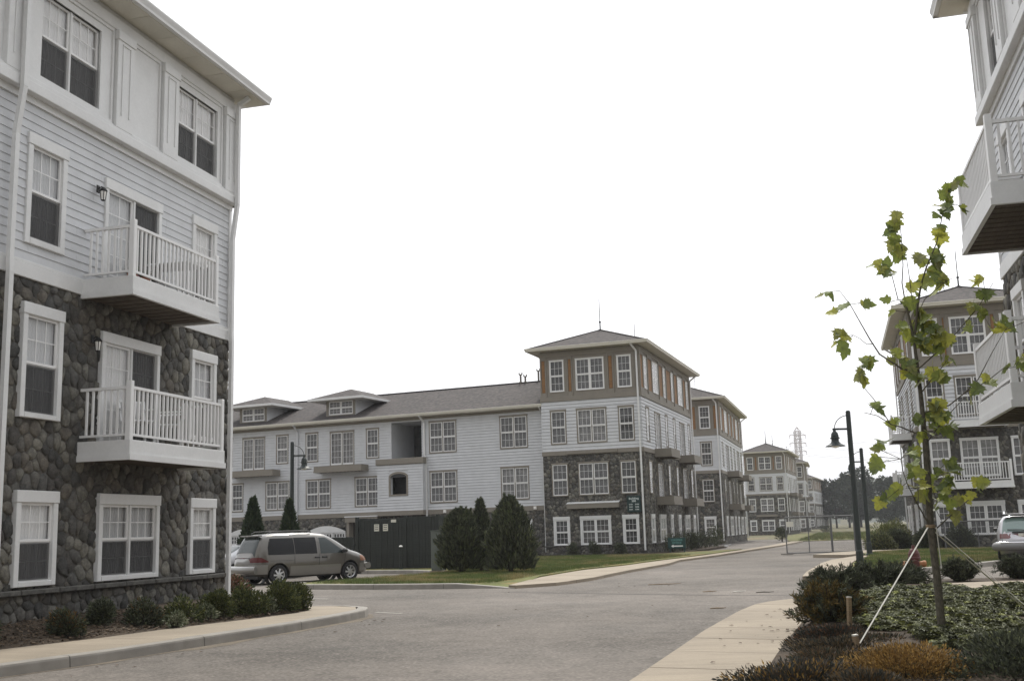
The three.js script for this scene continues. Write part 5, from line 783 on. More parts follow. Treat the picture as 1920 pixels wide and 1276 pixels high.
for (const [x, z, r, k, lab] of LS) shrub('garden_shrub', lab, 'shrub', [x, bedH(x, z) - 0.03, z], { r: [r * 0.88, r * 1.05, r * 0.88], n: 2600, L: 0.06, W: 0.028, pal: k === 3 ? OLIVE : [...DK, [0.05, 0.06, 0.03]], tip: k === 2 || k === 1 ? [[0.17, 0.10, 0.035], [0.12, 0.08, 0.03]] : k === 3 ? [[0.13, 0.14, 0.04]] : null, tipK: k === 2 ? 0.3 : k === 1 ? 0.14 : 0.3 }, 'shrubs along the left stone wall');
shrub('garden_shrub', 'reddish small shrub behind the bed tip, near the minivan rear wheel', 'shrub', [-6.75, 0.05, -26.6], { r: [0.42, 0.6, 0.42], n: 1800, L: 0.06, W: 0.03, pal: [...OLIVE, [0.18, 0.09, 0.06]], tip: [[0.28, 0.13, 0.09]], tipK: 0.4 });
for (const [x, z, lab] of [[-5.75, -18.75, 'pale variegated plant left of the dense green shrub'], [-5.5, -19.72, 'pale variegated plant squeezed between two green shrubs by the narrow window'], [-4.75, -21.15, 'pale variegated plant beside the shrub right of the downspout']]) shrub('variegated_plant', lab, 'plant', [x, bedH(x, z), z], { r: [0.22, 0.24, 0.22], n: 520, L: 0.055, W: 0.03, pal: PALE }, 'pale variegated plants');
// shrubs at the foot of the central tower
const tw = (u, out) => [7.33 + u * 0.9426 - out * -0.3339 * -1 * 0 + out * -0.3339, -63.13 + u * 0.3339 + out * 0.9426];
for (const [u, o, r, lab] of [[-6.9, 0.9, 0.55, 'dark shrub in the corner where the wing meets the tower'], [-4.2, 0.9, 0.42, 'low dark shrub under the left ground window of the tower'], [-2.9, 0.9, 0.48, 'dark shrub under the tower\'s double ground window'], [-1.4, 0.9, 0.42, 'low dark shrub between the double and the right tower window']]) { const [x, z] = tw(u, o); shrub('garden_shrub', lab, 'shrub', [x, 0.1, z], { r: [r, r * 1.5, r], n: 1100, L: 0.09, W: 0.04, pal: DK }, 'shrubs at the tower foot'); }
const ts = (v, out) => [7.33 + v * 0.3339 + out * 0.9426, -63.13 - v * 0.9426 + out * 0.3339];
for (const [v, r, lab] of [[1.6, 0.6, 'dark shrub right of the leasing sign, first along the tower side'], [4.2, 0.6, 'dark shrub second along the tower side'], [7, 0.62, 'dark shrub third along the tower side'], [10, 0.65, 'dark shrub fourth along the tower side'], [13.2, 0.75, 'taller dark shrub fifth along the tower side'], [16.4, 0.85, 'last and greenest shrub at the far end of the tower side']]) { const [x, z] = ts(v, 1.1); shrub('garden_shrub', lab, 'shrub', [x, 0.1, z], { r: [r, r * 1.6, r], n: 1000, L: 0.1, W: 0.045, pal: v > 15 ? OLIVE : DK }, 'shrubs along the tower side'); }
{ // dark mulch strip at the foot of tower and wing
  const c = (u, o) => tw(u, o); sheet('planting_bed', [c(-20, 0.5), c(-6.1, 0.1), c(0.3, 0.05), ts(16, 0.1), ts(16, 1.9), ts(0, 1.9), c(0.3, 2.1), c(-6, 2.2), c(-20, 3.2)], 0.14, M.mulch, { bottom: -0.02 });
}
// right bed: yews, juniper, ground cover
yew('large spreading yew at the pavement edge with golden tips, left of the bed', [4.25, 0.12, -15.5], { r: [0.6, 0.55, 0.6], n: 170, k: 1.1, pal: DK, tip: [[0.14, 0.10, 0.03], [0.18, 0.12, 0.035], [0.09, 0.08, 0.025]], tipK: 0.6 }, 'spreading yews in the right bed');
yew('dark feathery yew reaching over the kerb, farthest left of the back row', [6.0, 0.12, -21.2], { r: [0.72, 0.56, 0.6], n: 150, k: 1.2, pal: DK }, 'spreading yews in the right bed');
yew('dark yew at the foot of the nearest street lamp', [7.1, 0.12, -22.2], { r: [0.8, 0.56, 0.65], n: 150, k: 1.2, pal: DK }, 'spreading yews in the right bed');
yew('dark yew just left of the fire hydrant', [7.85, 0.12, -23.2], { r: [0.7, 0.5, 0.6], n: 140, k: 1.2, pal: DK }, 'spreading yews in the right bed');
yew('low yew between the tree trunk and the grey car, beyond the concrete path', [10.15, 0.12, -25.8], { r: [0.52, 0.48, 0.45], n: 110, k: 1.2, pal: DK }, 'low yews beyond the concrete path');
yew('low yew under the rear bumper of the silver car, beyond the concrete path', [11.65, 0.12, -26.2], { r: [0.55, 0.48, 0.45], n: 110, k: 1.2, pal: DK }, 'low yews beyond the concrete path');
shrub('golden_shrub', 'orange golden shrub at the bottom edge right of centre', 'shrub', [3.3, 0.1, -9.75], { r: [0.7, 0.36, 0.55], n: 13000, L: 0.034, W: 0.013, pal: [[0.10, 0.075, 0.03], [0.06, 0.06, 0.025], [0.14, 0.09, 0.03]], tip: GOLD, tipK: 0.9, lobes: 30 });
shrub('juniper_shrub', 'low grey brown juniper carpet at the bottom edge beside the pavement', 'shrub', [2.35, 0.08, -9.75], { r: [0.62, 0.26, 0.8], n: 10000, L: 0.05, W: 0.016, pal: [[0.05, 0.05, 0.04], [0.075, 0.065, 0.05], [0.035, 0.04, 0.03], [0.10, 0.08, 0.06]], tip: GOLD, tipK: 0.22, lobes: 16 }, 'low junipers by the pavement');
shrub('juniper_shrub', 'low dark juniper between the pavement and the wooden stake', 'shrub', [3.85, 0.08, -13.7], { r: [0.7, 0.2, 0.85], n: 7000, L: 0.05, W: 0.016, pal: [[0.05, 0.05, 0.04], [0.075, 0.065, 0.05], [0.035, 0.04, 0.03]], tip: [[0.16, 0.08, 0.04]], tipK: 0.25, lobes: 14 }, 'low junipers by the pavement');
shrub('juniper_shrub', 'low brown juniper patch farther along the pavement edge, before the golden-tipped yew', 'shrub', [3.45, 0.08, -12.4], { r: [0.6, 0.2, 0.7], n: 6000, L: 0.05, W: 0.016, pal: [[0.06, 0.055, 0.04], [0.09, 0.075, 0.05], [0.04, 0.04, 0.03]], tip: [[0.14, 0.10, 0.05]], tipK: 0.3, lobes: 14 }, 'low junipers by the pavement');
shrub('juniper_shrub', 'brown green juniper between golden shrub and pavement, cut by the bottom edge', 'shrub', [2.75, 0.08, -9.1], { r: [0.6, 0.24, 0.5], n: 7000, L: 0.05, W: 0.016, pal: [[0.06, 0.055, 0.04], [0.09, 0.075, 0.05], [0.04, 0.04, 0.03]], tip: [[0.16, 0.10, 0.04]], tipK: 0.3, lobes: 14 }, 'low junipers by the pavement');
for (const [x, z, r, lab] of [[4.0, -12.7, 0.6, 'dry juniper patch beside the young trunk, behind the golden shrub'], [3.75, -11.3, 0.55, 'dry brown juniper patch between the strap peg and the golden shrub'], [4.4, -14.0, 0.55, 'dry brown juniper patch behind the tall wooden stake'], [3.05, -11.3, 0.5, 'dry juniper patch at the pavement edge, left of the strap peg'], [4.7, -17.4, 0.5, 'dry brown low patch behind the golden-tipped yew']]) shrub('juniper_shrub', lab, 'shrub', [x, 0.1, z], { r: [r, 0.17, r * 1.2], n: 5000, L: 0.05, W: 0.016, pal: [[0.08, 0.065, 0.045], [0.11, 0.085, 0.055], [0.05, 0.048, 0.035], [0.07, 0.075, 0.045]], tip: [[0.17, 0.11, 0.055]], tipK: 0.3, lobes: 14 }, 'low junipers by the pavement');
shrub('dark_shrub', 'dense dark shrub filling the bottom right corner', 'shrub', [4.3, 0.1, -9.6], { r: [0.95, 0.42, 0.7], n: 11000, L: 0.055, W: 0.024, pal: DK, lobes: 14 });
{ // evergreen ground cover
  const g = new MB(); for (let k = 0; k < 6; k++) { const a = k / 6 * 6.283 + 0.3, c = Math.cos(a), s = Math.sin(a), y = 0.1; g.tri([0, y, 0], [c * 0.035 - s * 0.016, y + 0.012, s * 0.035 + c * 0.016], [c * 0.07, y - 0.002, s * 0.07]); g.tri([0, y, 0], [c * 0.07, y - 0.002, s * 0.07], [c * 0.035 + s * 0.016, y + 0.012, s * 0.035 - c * 0.016]); } g.tri([-0.004, 0, 0], [0.004, 0, 0], [0, 0.1, 0]);
  const N = 46000, m = new THREE.InstancedMesh(g.geo(), mat([1, 1, 1], 0.6), N), o = new THREE.Object3D(), c = new THREE.Color(); let i = 0;
  while (i < N) {
    const z = R(-21.6, -8.6), x = R(3, 9.3), e = 0.285 * -z - 0.55, lim = z < -17 ? 4.9 + (-z - 17) * 0.42 : 4.35 + (noise(x * 1.3 + 9, z * 1.3 + 99, 999, 4) - 0.5) * 0.9;
    if (x < Math.max(e + 0.3, lim) || (z < -20.2 && x > 8.2)) continue; const patch = noise(x * 1.6 + 40, z * 1.6 + 80, 999, 6); if (patch < 0.28 && rnd() < 0.7) continue;
    o.position.set(x, 0.15 + 0.12 * patch + R(0, 0.06), z); o.rotation.set(R(-0.5, 0.5), R(0, 6.3), R(-0.5, 0.5)); o.scale.setScalar(R(0.5, 1.0)); o.updateMatrix(); m.setMatrixAt(i, o.matrix); const k = R(0.6, 1.8), y = rnd() < 0.22 ? 1.7 : 1; c.setRGB(0.108 * k * y, 0.114 * k * y, 0.058 * k); m.setColorAt(i, c); i++;
  }
  m.name = 'ground_cover'; m.castShadow = m.receiveShadow = true; scene.add(m); tag(m, 'low glossy evergreen ground cover filling the right planting bed', 'ground cover', null, 'stuff');
}
{ // grass blades on the lawns
  const g = new MB(); for (let k = 0; k < 4; k++) { const a = k * 1.7, c = Math.cos(a) * 0.03, s = Math.sin(a) * 0.03; g.tri([c - 0.006, 0, s], [c + 0.006, 0, s], [c * 2.4, 0.075 + 0.01 * k, s * 2.4]); }
  const polys = [[[-6.6, -35.6], [-4.3, -33.3], [-0.8, -32.1], [0.4, -35.8], [2.1, -41], [4.2, -45.3], [6.1, -50], [8.6, -56], [6, -60.5], [1, -62], [-2.6, -50], [-2.7, -42], [-5.4, -37.8]], [[9.2, -30.9], [12, -33.5], [16, -37.5], [21, -41.5], [26, -51.5], [18.8, -53.8], [15.8, -50.4], [14.1, -45], [11.9, -39.5], [10.1, -33.7]], [[24, -96], [40, -97], [58, -148], [42, -156]]];
  const inside = (p, x, z) => { let r = false; for (let i = 0, j = p.length - 1; i < p.length; j = i++) if ((p[i][1] > z) !== (p[j][1] > z) && x < (p[j][0] - p[i][0]) * (z - p[i][1]) / (p[j][1] - p[i][1]) + p[i][0]) r = !r; return r; };
  const N = 60000, m = new THREE.InstancedMesh(g.geo(), mat([1, 1, 1], 0.8), N), o = new THREE.Object3D(), c = new THREE.Color(); let i = 0;
  while (i < N) { const k = i < 32000 ? 0 : i < 54000 ? 1 : 2, P = polys[k], xs = P.map((q) => q[0]), zs = P.map((q) => q[1]), x = R(Math.min(...xs), Math.max(...xs)), z = R(Math.min(...zs), Math.max(...zs)); if (!inside(P, x, z)) continue; const dry = clamp((fbm(x * 0.02 + 5, z * 0.02 + 5, 40, 4, 7) - 0.5) * 5, 0, 1), e = R(0.75, 1.3); o.position.set(x, k === 2 ? 0.05 : 0.12, z); o.rotation.y = R(0, 6.3); o.scale.setScalar(R(0.6, 1.2) * (k === 2 ? 2.5 : 1)); o.updateMatrix(); m.setMatrixAt(i, o.matrix); c.setRGB(lerp(0.10, 0.27, dry) * e, lerp(0.135, 0.22, dry) * e, lerp(0.035, 0.10, dry) * e); m.setColorAt(i, c); i++; }
  m.name = 'grass'; m.receiveShadow = true; scene.add(m); tag(m, 'short patchy grass blades on the lawns', 'grass', null, 'stuff');
}
{ // bark chips on the beds
  const N = 12000, m = new THREE.InstancedMesh(new THREE.BoxGeometry(0.06, 0.012, 0.022), mat([1, 1, 1], 0.95), N), o = new THREE.Object3D(), c = new THREE.Color();
  const inn = resample(LWi, 60); let i = 0;
  while (i < N) { let x, y, z; if (i < 3600) { const f = R(0, 46), k = Math.floor(f), t = R(0.01, 0.6), px = lerp(inn[k][0], inn[k + 1][0], f - k), pz = lerp(inn[k][1], inn[k + 1][1], f - k); x = px - 3 * t * 0.97; z = pz - 3 * t * 0.25; y = bedH(x, z) + 0.02; } else { z = R(-20, -9.5); x = 0.285 * -z - 0.6 + R(0.15, 3.2); y = 0.17 + R(0, 0.04); } o.position.set(x, y, z); o.rotation.set(R(-0.4, 0.4), R(0, 6.3), R(-0.4, 0.4)); o.scale.set(R(0.4, 1.3), 1, R(0.5, 1.5)); o.updateMatrix(); m.setMatrixAt(i, o.matrix); const k = R(0.5, 1.8); c.setRGB(0.095 * k, 0.07 * k, 0.048 * k); m.setColorAt(i, c); i++; }
  m.name = 'bark_chips'; m.receiveShadow = true; scene.add(m); tag(m, 'loose bark chips and dead leaves on the planting beds', 'mulch', null, 'stuff');
}
// ---------------------------------------------------------------- the young plane tree
{
  const o = thing('plane_tree', 'young slender plane tree with large sparse leaves, tied to stakes', 'tree', [4.68, 0.2, -12.7]), P = (s) => s.split(' ').map((q) => q.split(',').map(Number));
  const tr = P('0.04,-0.2,0 0.04,0.71,0 0.02,1.28,0 0.04,1.79,0 0.05,2.28,0 0.05,2.77,0 0.04,3.09,0 0.03,3.4,0 0.01,3.59,0 -0.01,3.75,0 -0.03,3.91,0');
  new MB().tube(tr, [0.047, 0.043, 0.041, 0.037, 0.031, 0.025, 0.021, 0.018, 0.015, 0.013, 0.01], 12).build('trunk', M.bark, o);
  const br = [['0.03,3.40,0 0.10,3.84,0.04 0.14,4.05,0.08 0.21,4.26,0.12 0.34,4.54,0.17 0.42,4.85,0.21 0.51,5.13,0.25', 0.021], ['-0.03,3.85,0 -0.03,4.12,-0.05 0.02,4.35,-0.1 0.05,4.73,-0.15 0.06,4.91,-0.2', 0.011], ['-0.01,3.72,0 0.02,3.81,0.1 -0.03,4.13,0.2 -0.08,4.35,0.3', 0.01], ['-0.03,3.91,0 -0.07,3.93,-0.12 -0.08,4.27,-0.23 -0.08,4.36,-0.35', 0.01], ['0.03,3.03,0 -0.12,3.1,-0.08 -0.33,3.29,-0.17 -0.4,3.48,-0.25 -0.48,3.72,-0.33 -0.55,3.95,-0.42 -0.64,4.14,-0.5', 0.018], ['-0.38,3.42,-0.2 -0.42,3.44,-0.33 -0.5,3.51,-0.32 -0.58,3.55,-0.3', 0.007], ['0.04,2.29,0 -0.26,2.4,0.12 -0.41,2.42,0.25 -0.6,2.51,0.38 -0.79,2.54,0.5', 0.013], ['-0.43,2.43,0.27 -0.5,2.58,0.25 -0.56,2.71,0.2 -0.65,2.86,0.15 -0.64,3.03,0.1', 0.008], ['0.02,1.25,0 -0.09,1.43,0.08 -0.19,1.58,0.16 -0.29,1.76,0.24 -0.35,1.9,0.32 -0.39,2.02,0.4', 0.013], ['0.05,2.2,0 0.27,2.41,-0.13 0.53,2.63,-0.27 0.72,2.77,-0.4', 0.014], ['0.05,2.79,0 0.12,2.91,0.13 0.21,3.04,0.27 0.23,3.11,0.4', 0.012], ['0.04,3.07,0 0.48,3.41,-0.1 0.91,3.83,-0.2 1.16,4.14,-0.3', 0.013], ['0.05,2.56,0 0.32,2.63,0.12 0.47,2.76,0.24 0.58,2.89,0.36 0.72,3.18,0.48 0.83,3.4,0.6', 0.013], ['0.02,1.19,0 0.37,1.42,-0.17 0.63,1.57,-0.33 0.91,1.72,-0.5', 0.013], ['0.02,3.6,0.03 0.23,3.92,-0.07 0.52,4.13,-0.18 0.67,4.21,-0.3', 0.009], ['0.47,2.76,0.24 0.71,2.87,0.27 0.93,3.02,0.23 1.09,3.04,0.2', 0.01]].map(([s, r]) => { const p = P(s); new MB().tube(p, p.map((_, i) => lerp(r * 0.72, 0.003, i / (p.length - 1))), 7).build('branch', M.bark, o); return p; });
  const joints = [...tr.slice(3), ...br.flatMap((p) => p.slice(1).flatMap((q, i) => [[(q[0] + p[i][0]) / 2, (q[1] + p[i][1]) / 2, (q[2] + p[i][2]) / 2], q]))];
  // leaf outline: five pointed lobes with coarse teeth, folded along the main veins
  const outline = [[0, 0], [0.10, 0.02], [0.30, 0.0], [0.34, 0.10], [0.50, 0.16], [0.40, 0.26], [0.47, 0.38], [0.56, 0.52], [0.42, 0.52], [0.30, 0.50], [0.30, 0.64], [0.22, 0.70], [0.18, 0.82], [0.08, 0.86], [0, 1.0]];
  const variant = (sd) => once('leaf' + sd, () => { const b = new MB(true), c = [[0.24, 0.285, 0.06], [0.32, 0.35, 0.065], [0.19, 0.235, 0.055], [0.40, 0.40, 0.07], [0.14, 0.18, 0.045], [0.25, 0.255, 0.07]][sd]; const cup = [0.25, 0.4, 0.1, 0.32, 0.5, 0.2][sd]; for (const s of [1, -1]) { const pt = outline.map(([x, y], i) => [s * x * (1 + 0.12 * Math.sin(i * 2.3 + sd)), y * (1 + 0.05 * Math.sin(i * 1.7 + sd * 2)), cup * x * x * 1.6 - 0.18 * y * y + (i % 2 ? 0.015 : -0.01)]), mid = [[0, 0, 0], [0, 0.45, -0.036], [0, 1, -0.18]]; for (let i = 0; i < pt.length - 1; i++) { const k = 1 + 0.12 * Math.sin(i + sd); b.cc = [c[0] * k, c[1] * k, c[2]]; b.tri(mid[1], pt[i], pt[i + 1]); } b.tri(mid[0], mid[1], pt[0]); } b.tube([[0, -0.35, 0.05], [0, 0, 0]], 0.012, 4, false); return b.geo(); });
  const L = '-0.85 4.07 3;-0.75 3.89 1;-0.64 3.95 1;-0.73 3.51 4;-0.71 3.37 2;-0.56 3.15 4;-0.04 4.86 6;0.07 4.95 2;-0.09 4.63 2;0.05 4.50 5;-0.21 4.39 3;-0.05 4.39 3;-0.18 4.27 3;-0.34 3.96 3;-0.23 3.94 1;0.65 5.28 3;0.54 5.15 2;0.44 5.07 3;0.51 4.98 4;0.65 4.96 2;0.38 4.89 3;0.41 4.71 2;0.38 4.62 2;0.32 4.42 5;0.16 4.34 3;0.37 4.30 2;0.23 4.20 5;0.20 4.08 4;0.06 4.00 2;0.45 4.13 3;0.57 4.14 3;0.94 4.13 3;1.01 3.99 2;0.83 3.81 3;0.91 3.75 3;1.16 3.57 3;1.26 3.54 4;0.71 3.54 2;0.83 3.49 3;-0.01 3.87 3;0.13 3.73 5;-0.20 3.75 1;0.17 3.61 8;0.26 3.52 6;0.07 3.46 6;0.38 3.46 3;-0.11 3.55 2;0.42 3.32 6;0.22 3.33 6;0.09 3.35 4;0.41 3.19 4;-0.14 3.27 4;-0.09 3.12 3;1.04 3.06 2;1.18 3.06 3;-0.64 2.96 4;-0.65 2.60 2;-0.34 2.44 2;-0.01 3.04 3;0.08 2.97 3;0.20 2.97 4;0.27 2.93 2;0.51 2.72 3;0.70 2.87 3;0.14 2.60 5;0.25 2.56 5;0.18 2.48 4;-0.07 2.50 3;0.31 2.44 4;0.40 2.37 3;0.03 2.29 2;-0.61 2.16 3;-0.65 2.03 1;-0.67 1.91 3;-0.26 2.07 2;-0.16 2.09 1;-0.16 1.88 4;-0.08 1.95 2;-0.10 1.73 3;-0.56 1.57 2;-0.45 1.63 2;0.24 1.92 5;0.35 1.95 3;0.26 1.73 3;0.12 1.74 3;0.18 1.62 3;0.17 1.50 2;0.00 1.58 2;0.33 1.50 1;0.35 1.35 1;0.76 1.74 4;0.59 1.59 3;0.88 1.72 2';
  const pet = new MB();
  for (const q of L.split(';')) {
    const [x, y, n] = q.split(' ').map(Number); let bj = joints[0], bd = 9; for (const j of joints) { const d = Math.hypot(j[0] - x, j[1] - y); if (d < bd) { bd = d; bj = j; } }
    for (let i = 0; i < n; i++) {
      const sp = n > 1 ? 0.03 + 0.011 * n : 0.0, p = [x + R(-sp, sp), y + R(-sp, sp) * 0.9, bj[2] + R(-0.16, 0.16)], size = R(0.12, 0.205), m = mesh('leaf', variant(Math.floor(rnd() * 6)), M.leaf, o);
      const dir = V(p[0] - bj[0] + R(-0.5, 0.5) * 0.2, R(-0.35, 0.12), p[2] - bj[2] + R(-0.5, 0.5) * 0.3).normalize(), face = V(R(-0.5, 0.5), R(0.15, 0.8), R(0.35, 1)).normalize(), X = dir.clone().cross(face).normalize(), Z = X.clone().cross(dir).normalize();
      m.matrix.makeBasis(X, dir, Z); m.quaternion.setFromRotationMatrix(m.matrix); m.scale.setScalar(size); m.position.set(p[0] - dir.x * size * 0.5, p[1] - dir.y * size * 0.5, p[2] - dir.z * size * 0.5);
      if (i === 0 && bd > 0.03) pet.tube([bj, m.position.toArray()], 0.0035, 4, false);
    }
  }
  pet.build('twig', M.bark, o, 'stuff');
  const ti = new MB(); ti.lathe([[0.048, -0.018], [0.053, -0.012], [0.053, 0.012], [0.048, 0.018]], 12, 0.02, 1.27, 0); ti.build('tie', M.stake, o);
}
const guy = (label, a, b) => { const m = new MB().bar(a, b, 0.018, 0.005); tag(m.build('guy_strap', M.strap), label, 'strap', 'straps bracing the young tree'); };
guy('pale strap from the young tree trunk down to the peg on the left', [4.67, 1.47, -12.68], [3.58, 0.28, -12.0]);
guy('pale strap from the young tree running right, steeper one', [4.74, 1.46, -12.7], [5.72, 0.35, -12.2]);
guy('darker strap from the young tree running right, reaching farther back', [4.72, 1.44, -12.74], [6.3, 0.35, -13.9]);
guy('short strap end hanging straight down along the young trunk', [4.735, 1.46, -12.62], [4.75, 1.0, -12.62]);
for (const [p, h, l, t] of [[[3.56, 0.1, -12.0], 0.26, 'white topped wooden peg holding the left strap', 0.1], [[4.15, 0.1, -14.3], 0.5, 'tall brown wooden stake behind the left strap peg', -0.06], [[5.74, 0.1, -12.2], 0.3, 'wooden peg holding the right strap, hidden in ground cover', 0.05]]) { const o = thing('wooden_stake', l, 'stake', p, 0.3, 'stakes around the young tree'); const b = new MB(); b.cbox(-0.025, 0, -0.025, 0.025, h, 0.025, 0.005); const q = new MB(); q.box(-0.026, h, -0.026, 0.026, h + 0.015, 0.026); b.build('shaft', M.stake, o); q.build('cut_top', M.strap, o); o.rotation.z = t; }
// ---------------------------------------------------------------- street things
{ const o = thing('fire_hydrant', 'dark red fire hydrant with orange side nozzle, among yews beside the young tree', 'fire hydrant', [9.0, 0.14, -25.5]), red = mat([0.10, 0.03, 0.026], 0.6), or = mat([0.42, 0.19, 0.08], 0.6); new MB().lathe([[0.17, 0], [0.17, 0.05], [0.11, 0.07], [0.105, 0.5], [0.14, 0.52], [0.14, 0.56], [0.125, 0.58]], 18).build('barrel', red, o); new MB().lathe([[0.13, 0.58], [0.125, 0.65], [0.09, 0.73], [0.04, 0.77], [0.035, 0.84], [0, 0.84]], 16).build('bonnet', red, o); for (const [a, r, m] of [[Math.PI, 0.06, or], [0, 0.06, or], [-Math.PI / 2 - 0.3, 0.085, red]]) { const c = Math.cos(a), s = -Math.sin(a), b = new MB(); b.tube([[c * 0.08, 0.42, s * 0.08], [c * 0.19, 0.42, s * 0.19], [c * 0.19, 0.42, s * 0.19], [c * 0.25, 0.42, s * 0.25]], [r, r, r * 1.2, r * 1.15], 12); b.build('nozzle', m, o); } }
function canvasSign(w, h, draw, bg) { const c = document.createElement('canvas'); c.width = w; c.height = h; const x = c.getContext('2d'); x.fillStyle = bg; x.fillRect(0, 0, w, h); draw(x); const t = new THREE.CanvasTexture(c); t.colorSpace = THREE.SRGBColorSpace; const m = new THREE.MeshStandardMaterial({ map: t, roughness: 0.5, side: THREE.DoubleSide }); return m; }
const board = (w, h, m, parent, z) => { const b = new MB().quad([-w / 2, 0, z], [w / 2, 0, z], [w / 2, h, z], [-w / 2, h, z], [[0, 0], [1, 0], [1, 1], [0, 1]]); return b.build('sign_face', m, parent); };
{
  const [x, z] = tw(-0.66, 0.1), o = thing('building_sign', 'dark green sign with white building number and flat numbers on the stone tower', 'sign', [x, 2.44, z], -rad(19.51)), b = new MB(); b.cbox(-0.4, 0, -0.03, 0.4, 0.92, 0.03); b.build('sign_panel', M.signGreen, o);
  board(0.76, 0.88, canvasSign(256, 296, (c) => { c.fillStyle = '#d8dedd'; c.textAlign = 'center'; c.font = 'bold 50px sans-serif'; c.fillText('Building', 128, 62); c.fillText('500', 128, 110); c.font = 'bold 34px sans-serif'; for (const [i, a, d] of [[0, '5101', '5104'], [1, '5201', '5206'], [2, '5301', '5308']]) { c.fillText(a, 68, 168 + i * 48); c.fillText(d, 188, 168 + i * 48); } }, '#16302f'), o, 0.034).position.y = 0.02;
}
{
  const [x, z] = ts(0.3, 1.6), o = thing('leasing_sign', 'small dark green leasing sign with white arrow, low at the tower corner', 'sign', [x, 0.1, z], -rad(14)), b = new MB(); b.cbox(-0.5, 0.25, -0.03, 0.5, 0.85, 0.03); b.build('sign_panel', M.signGreen, o);
  const l = new MB(); for (const s of [-0.4, 0.4]) l.box(s - 0.035, 0, -0.09, s + 0.035, 0.84, -0.031); l.build('sign_post', M.signGreen, o);
  board(0.96, 0.56, canvasSign(320, 188, (c) => { c.fillStyle = '#5f8f8a'; c.textAlign = 'center'; c.font = 'bold 52px sans-serif'; c.fillText('LEASING', 160, 56); c.fillText('OFFICE', 160, 108); c.fillStyle = '#e8e8e4'; c.beginPath(); c.moveTo(50, 150); c.lineTo(96, 122); c.lineTo(96, 140); c.lineTo(270, 140); c.lineTo(270, 162); c.lineTo(96, 162); c.lineTo(96, 180); c.fill(); }, '#173a38'), o, 0.034).position.y = 0.27;
}
{ // refuse enclosure behind the minivan
  const o = thing('refuse_enclosure', 'dark green board fenced refuse enclosure with double gate, right of the minivan', 'enclosure', [-7.2, 0.02, -49.4], -rad(24)), W = 4.15, Hh = 2.3;
  const fence = (x0, z0, x1, z1, h = Hh, nm = 'fence_panel') => { const L = Math.hypot(x1 - x0, z1 - z0), n = Math.round(L / 0.15), b = new MB(); for (let i = 0; i < n; i++) { const off = (i % 2) * 0.008; b.cbox(i * L / n + 0.004, 0.05, -0.02 + off, (i + 1) * L / n - 0.004, h + R(-0.01, 0.01), 0.01 + off, 0.004); } b.box(0, 0.4, -0.08, L, 0.5, -0.021); b.box(0, h - 0.4, -0.08, L, h - 0.3, -0.021); const m = b.build(nm, M.fenceGreen, o); m.position.set(x0, 0, z0); m.rotation.y = -Math.atan2(z1 - z0, x1 - x0); return m; };
  fence(0.2, 0, 1.35, 0, 2.22, 'gate_leaf'); fence(1.37, 0, 2.5, 0, 2.22, 'gate_leaf'); fence(2.62, 0.02, W, 0.02); fence(0, -3.2, 0, 0); fence(W, 0, W, -3.2); fence(-3.0, 0.05, 0, 0.05, 1.5); fence(0, -3.2, W, -3.2);
  for (const x of [0.1, 2.56, W]) { const p = new MB(); p.cbox(x - 0.07, 0, -0.07, x + 0.07, Hh + 0.06, 0.07, 0.01); p.build('post', M.fenceGreen, o); }
  for (const x of [1.0, 1.45]) { const s = new MB(); s.box(x - 0.01, 1.72, 0.025, x + 0.24, 2.02, 0.035); const m = s.build('notice', M.plate || VM.plate, o); const q = new MB(); for (const y of [1.95, 1.87, 1.79]) q.box(x + 0.02, y, 0.0352, x + 0.2, y + 0.025, 0.0358); q.build('notice_print', M.black, m); }
  const s = new MB(); s.box(1.85, 2.08, 0.02, 2.1, 2.2, 0.04); s.build('notice', VM.plate, o); 
}
{ const o = thing('bollard', 'dark steel bollard with pale round cap before the refuse enclosure', 'bollard', [-5.0, 0, -47.6]); new MB().tube([[0, -0.1, 0], [0, 1.05, 0]], 0.085, 14).build('post', M.fenceGreen, o); new MB().lathe([[0.088, 0], [0.07, 0.05], [0, 0.08]], 14, 0, 1.05, 0).build('cap', M.lens, o); }
{ const o = thing('utility_cabinet', 'grey green utility cabinet beside the leftmost lawn evergreen', 'cabinet', [-3.05, 0.1, -42.6], -0.3), b = new MB(); b.cbox(-0.2, 0.02, -0.25, 0.2, 1.55, 0.25, 0.02); b.build('cabinet', M.utility, o); const c = new MB(); c.box(-0.24, 0, -0.3, 0.24, 0.08, 0.3); c.build('plinth', M.concrete, o); const d = new MB(); d.cbox(-0.17, 0.12, 0.251, 0.17, 1.46, 0.262, 0.004); d.build('door', M.utility, o); const e = new MB(); e.box(-0.215, 1.551, -0.26, 0.215, 1.585, 0.26); e.build('lid', M.utility, o); }
M.wire = mat([0.13, 0.13, 0.13], 0.6);
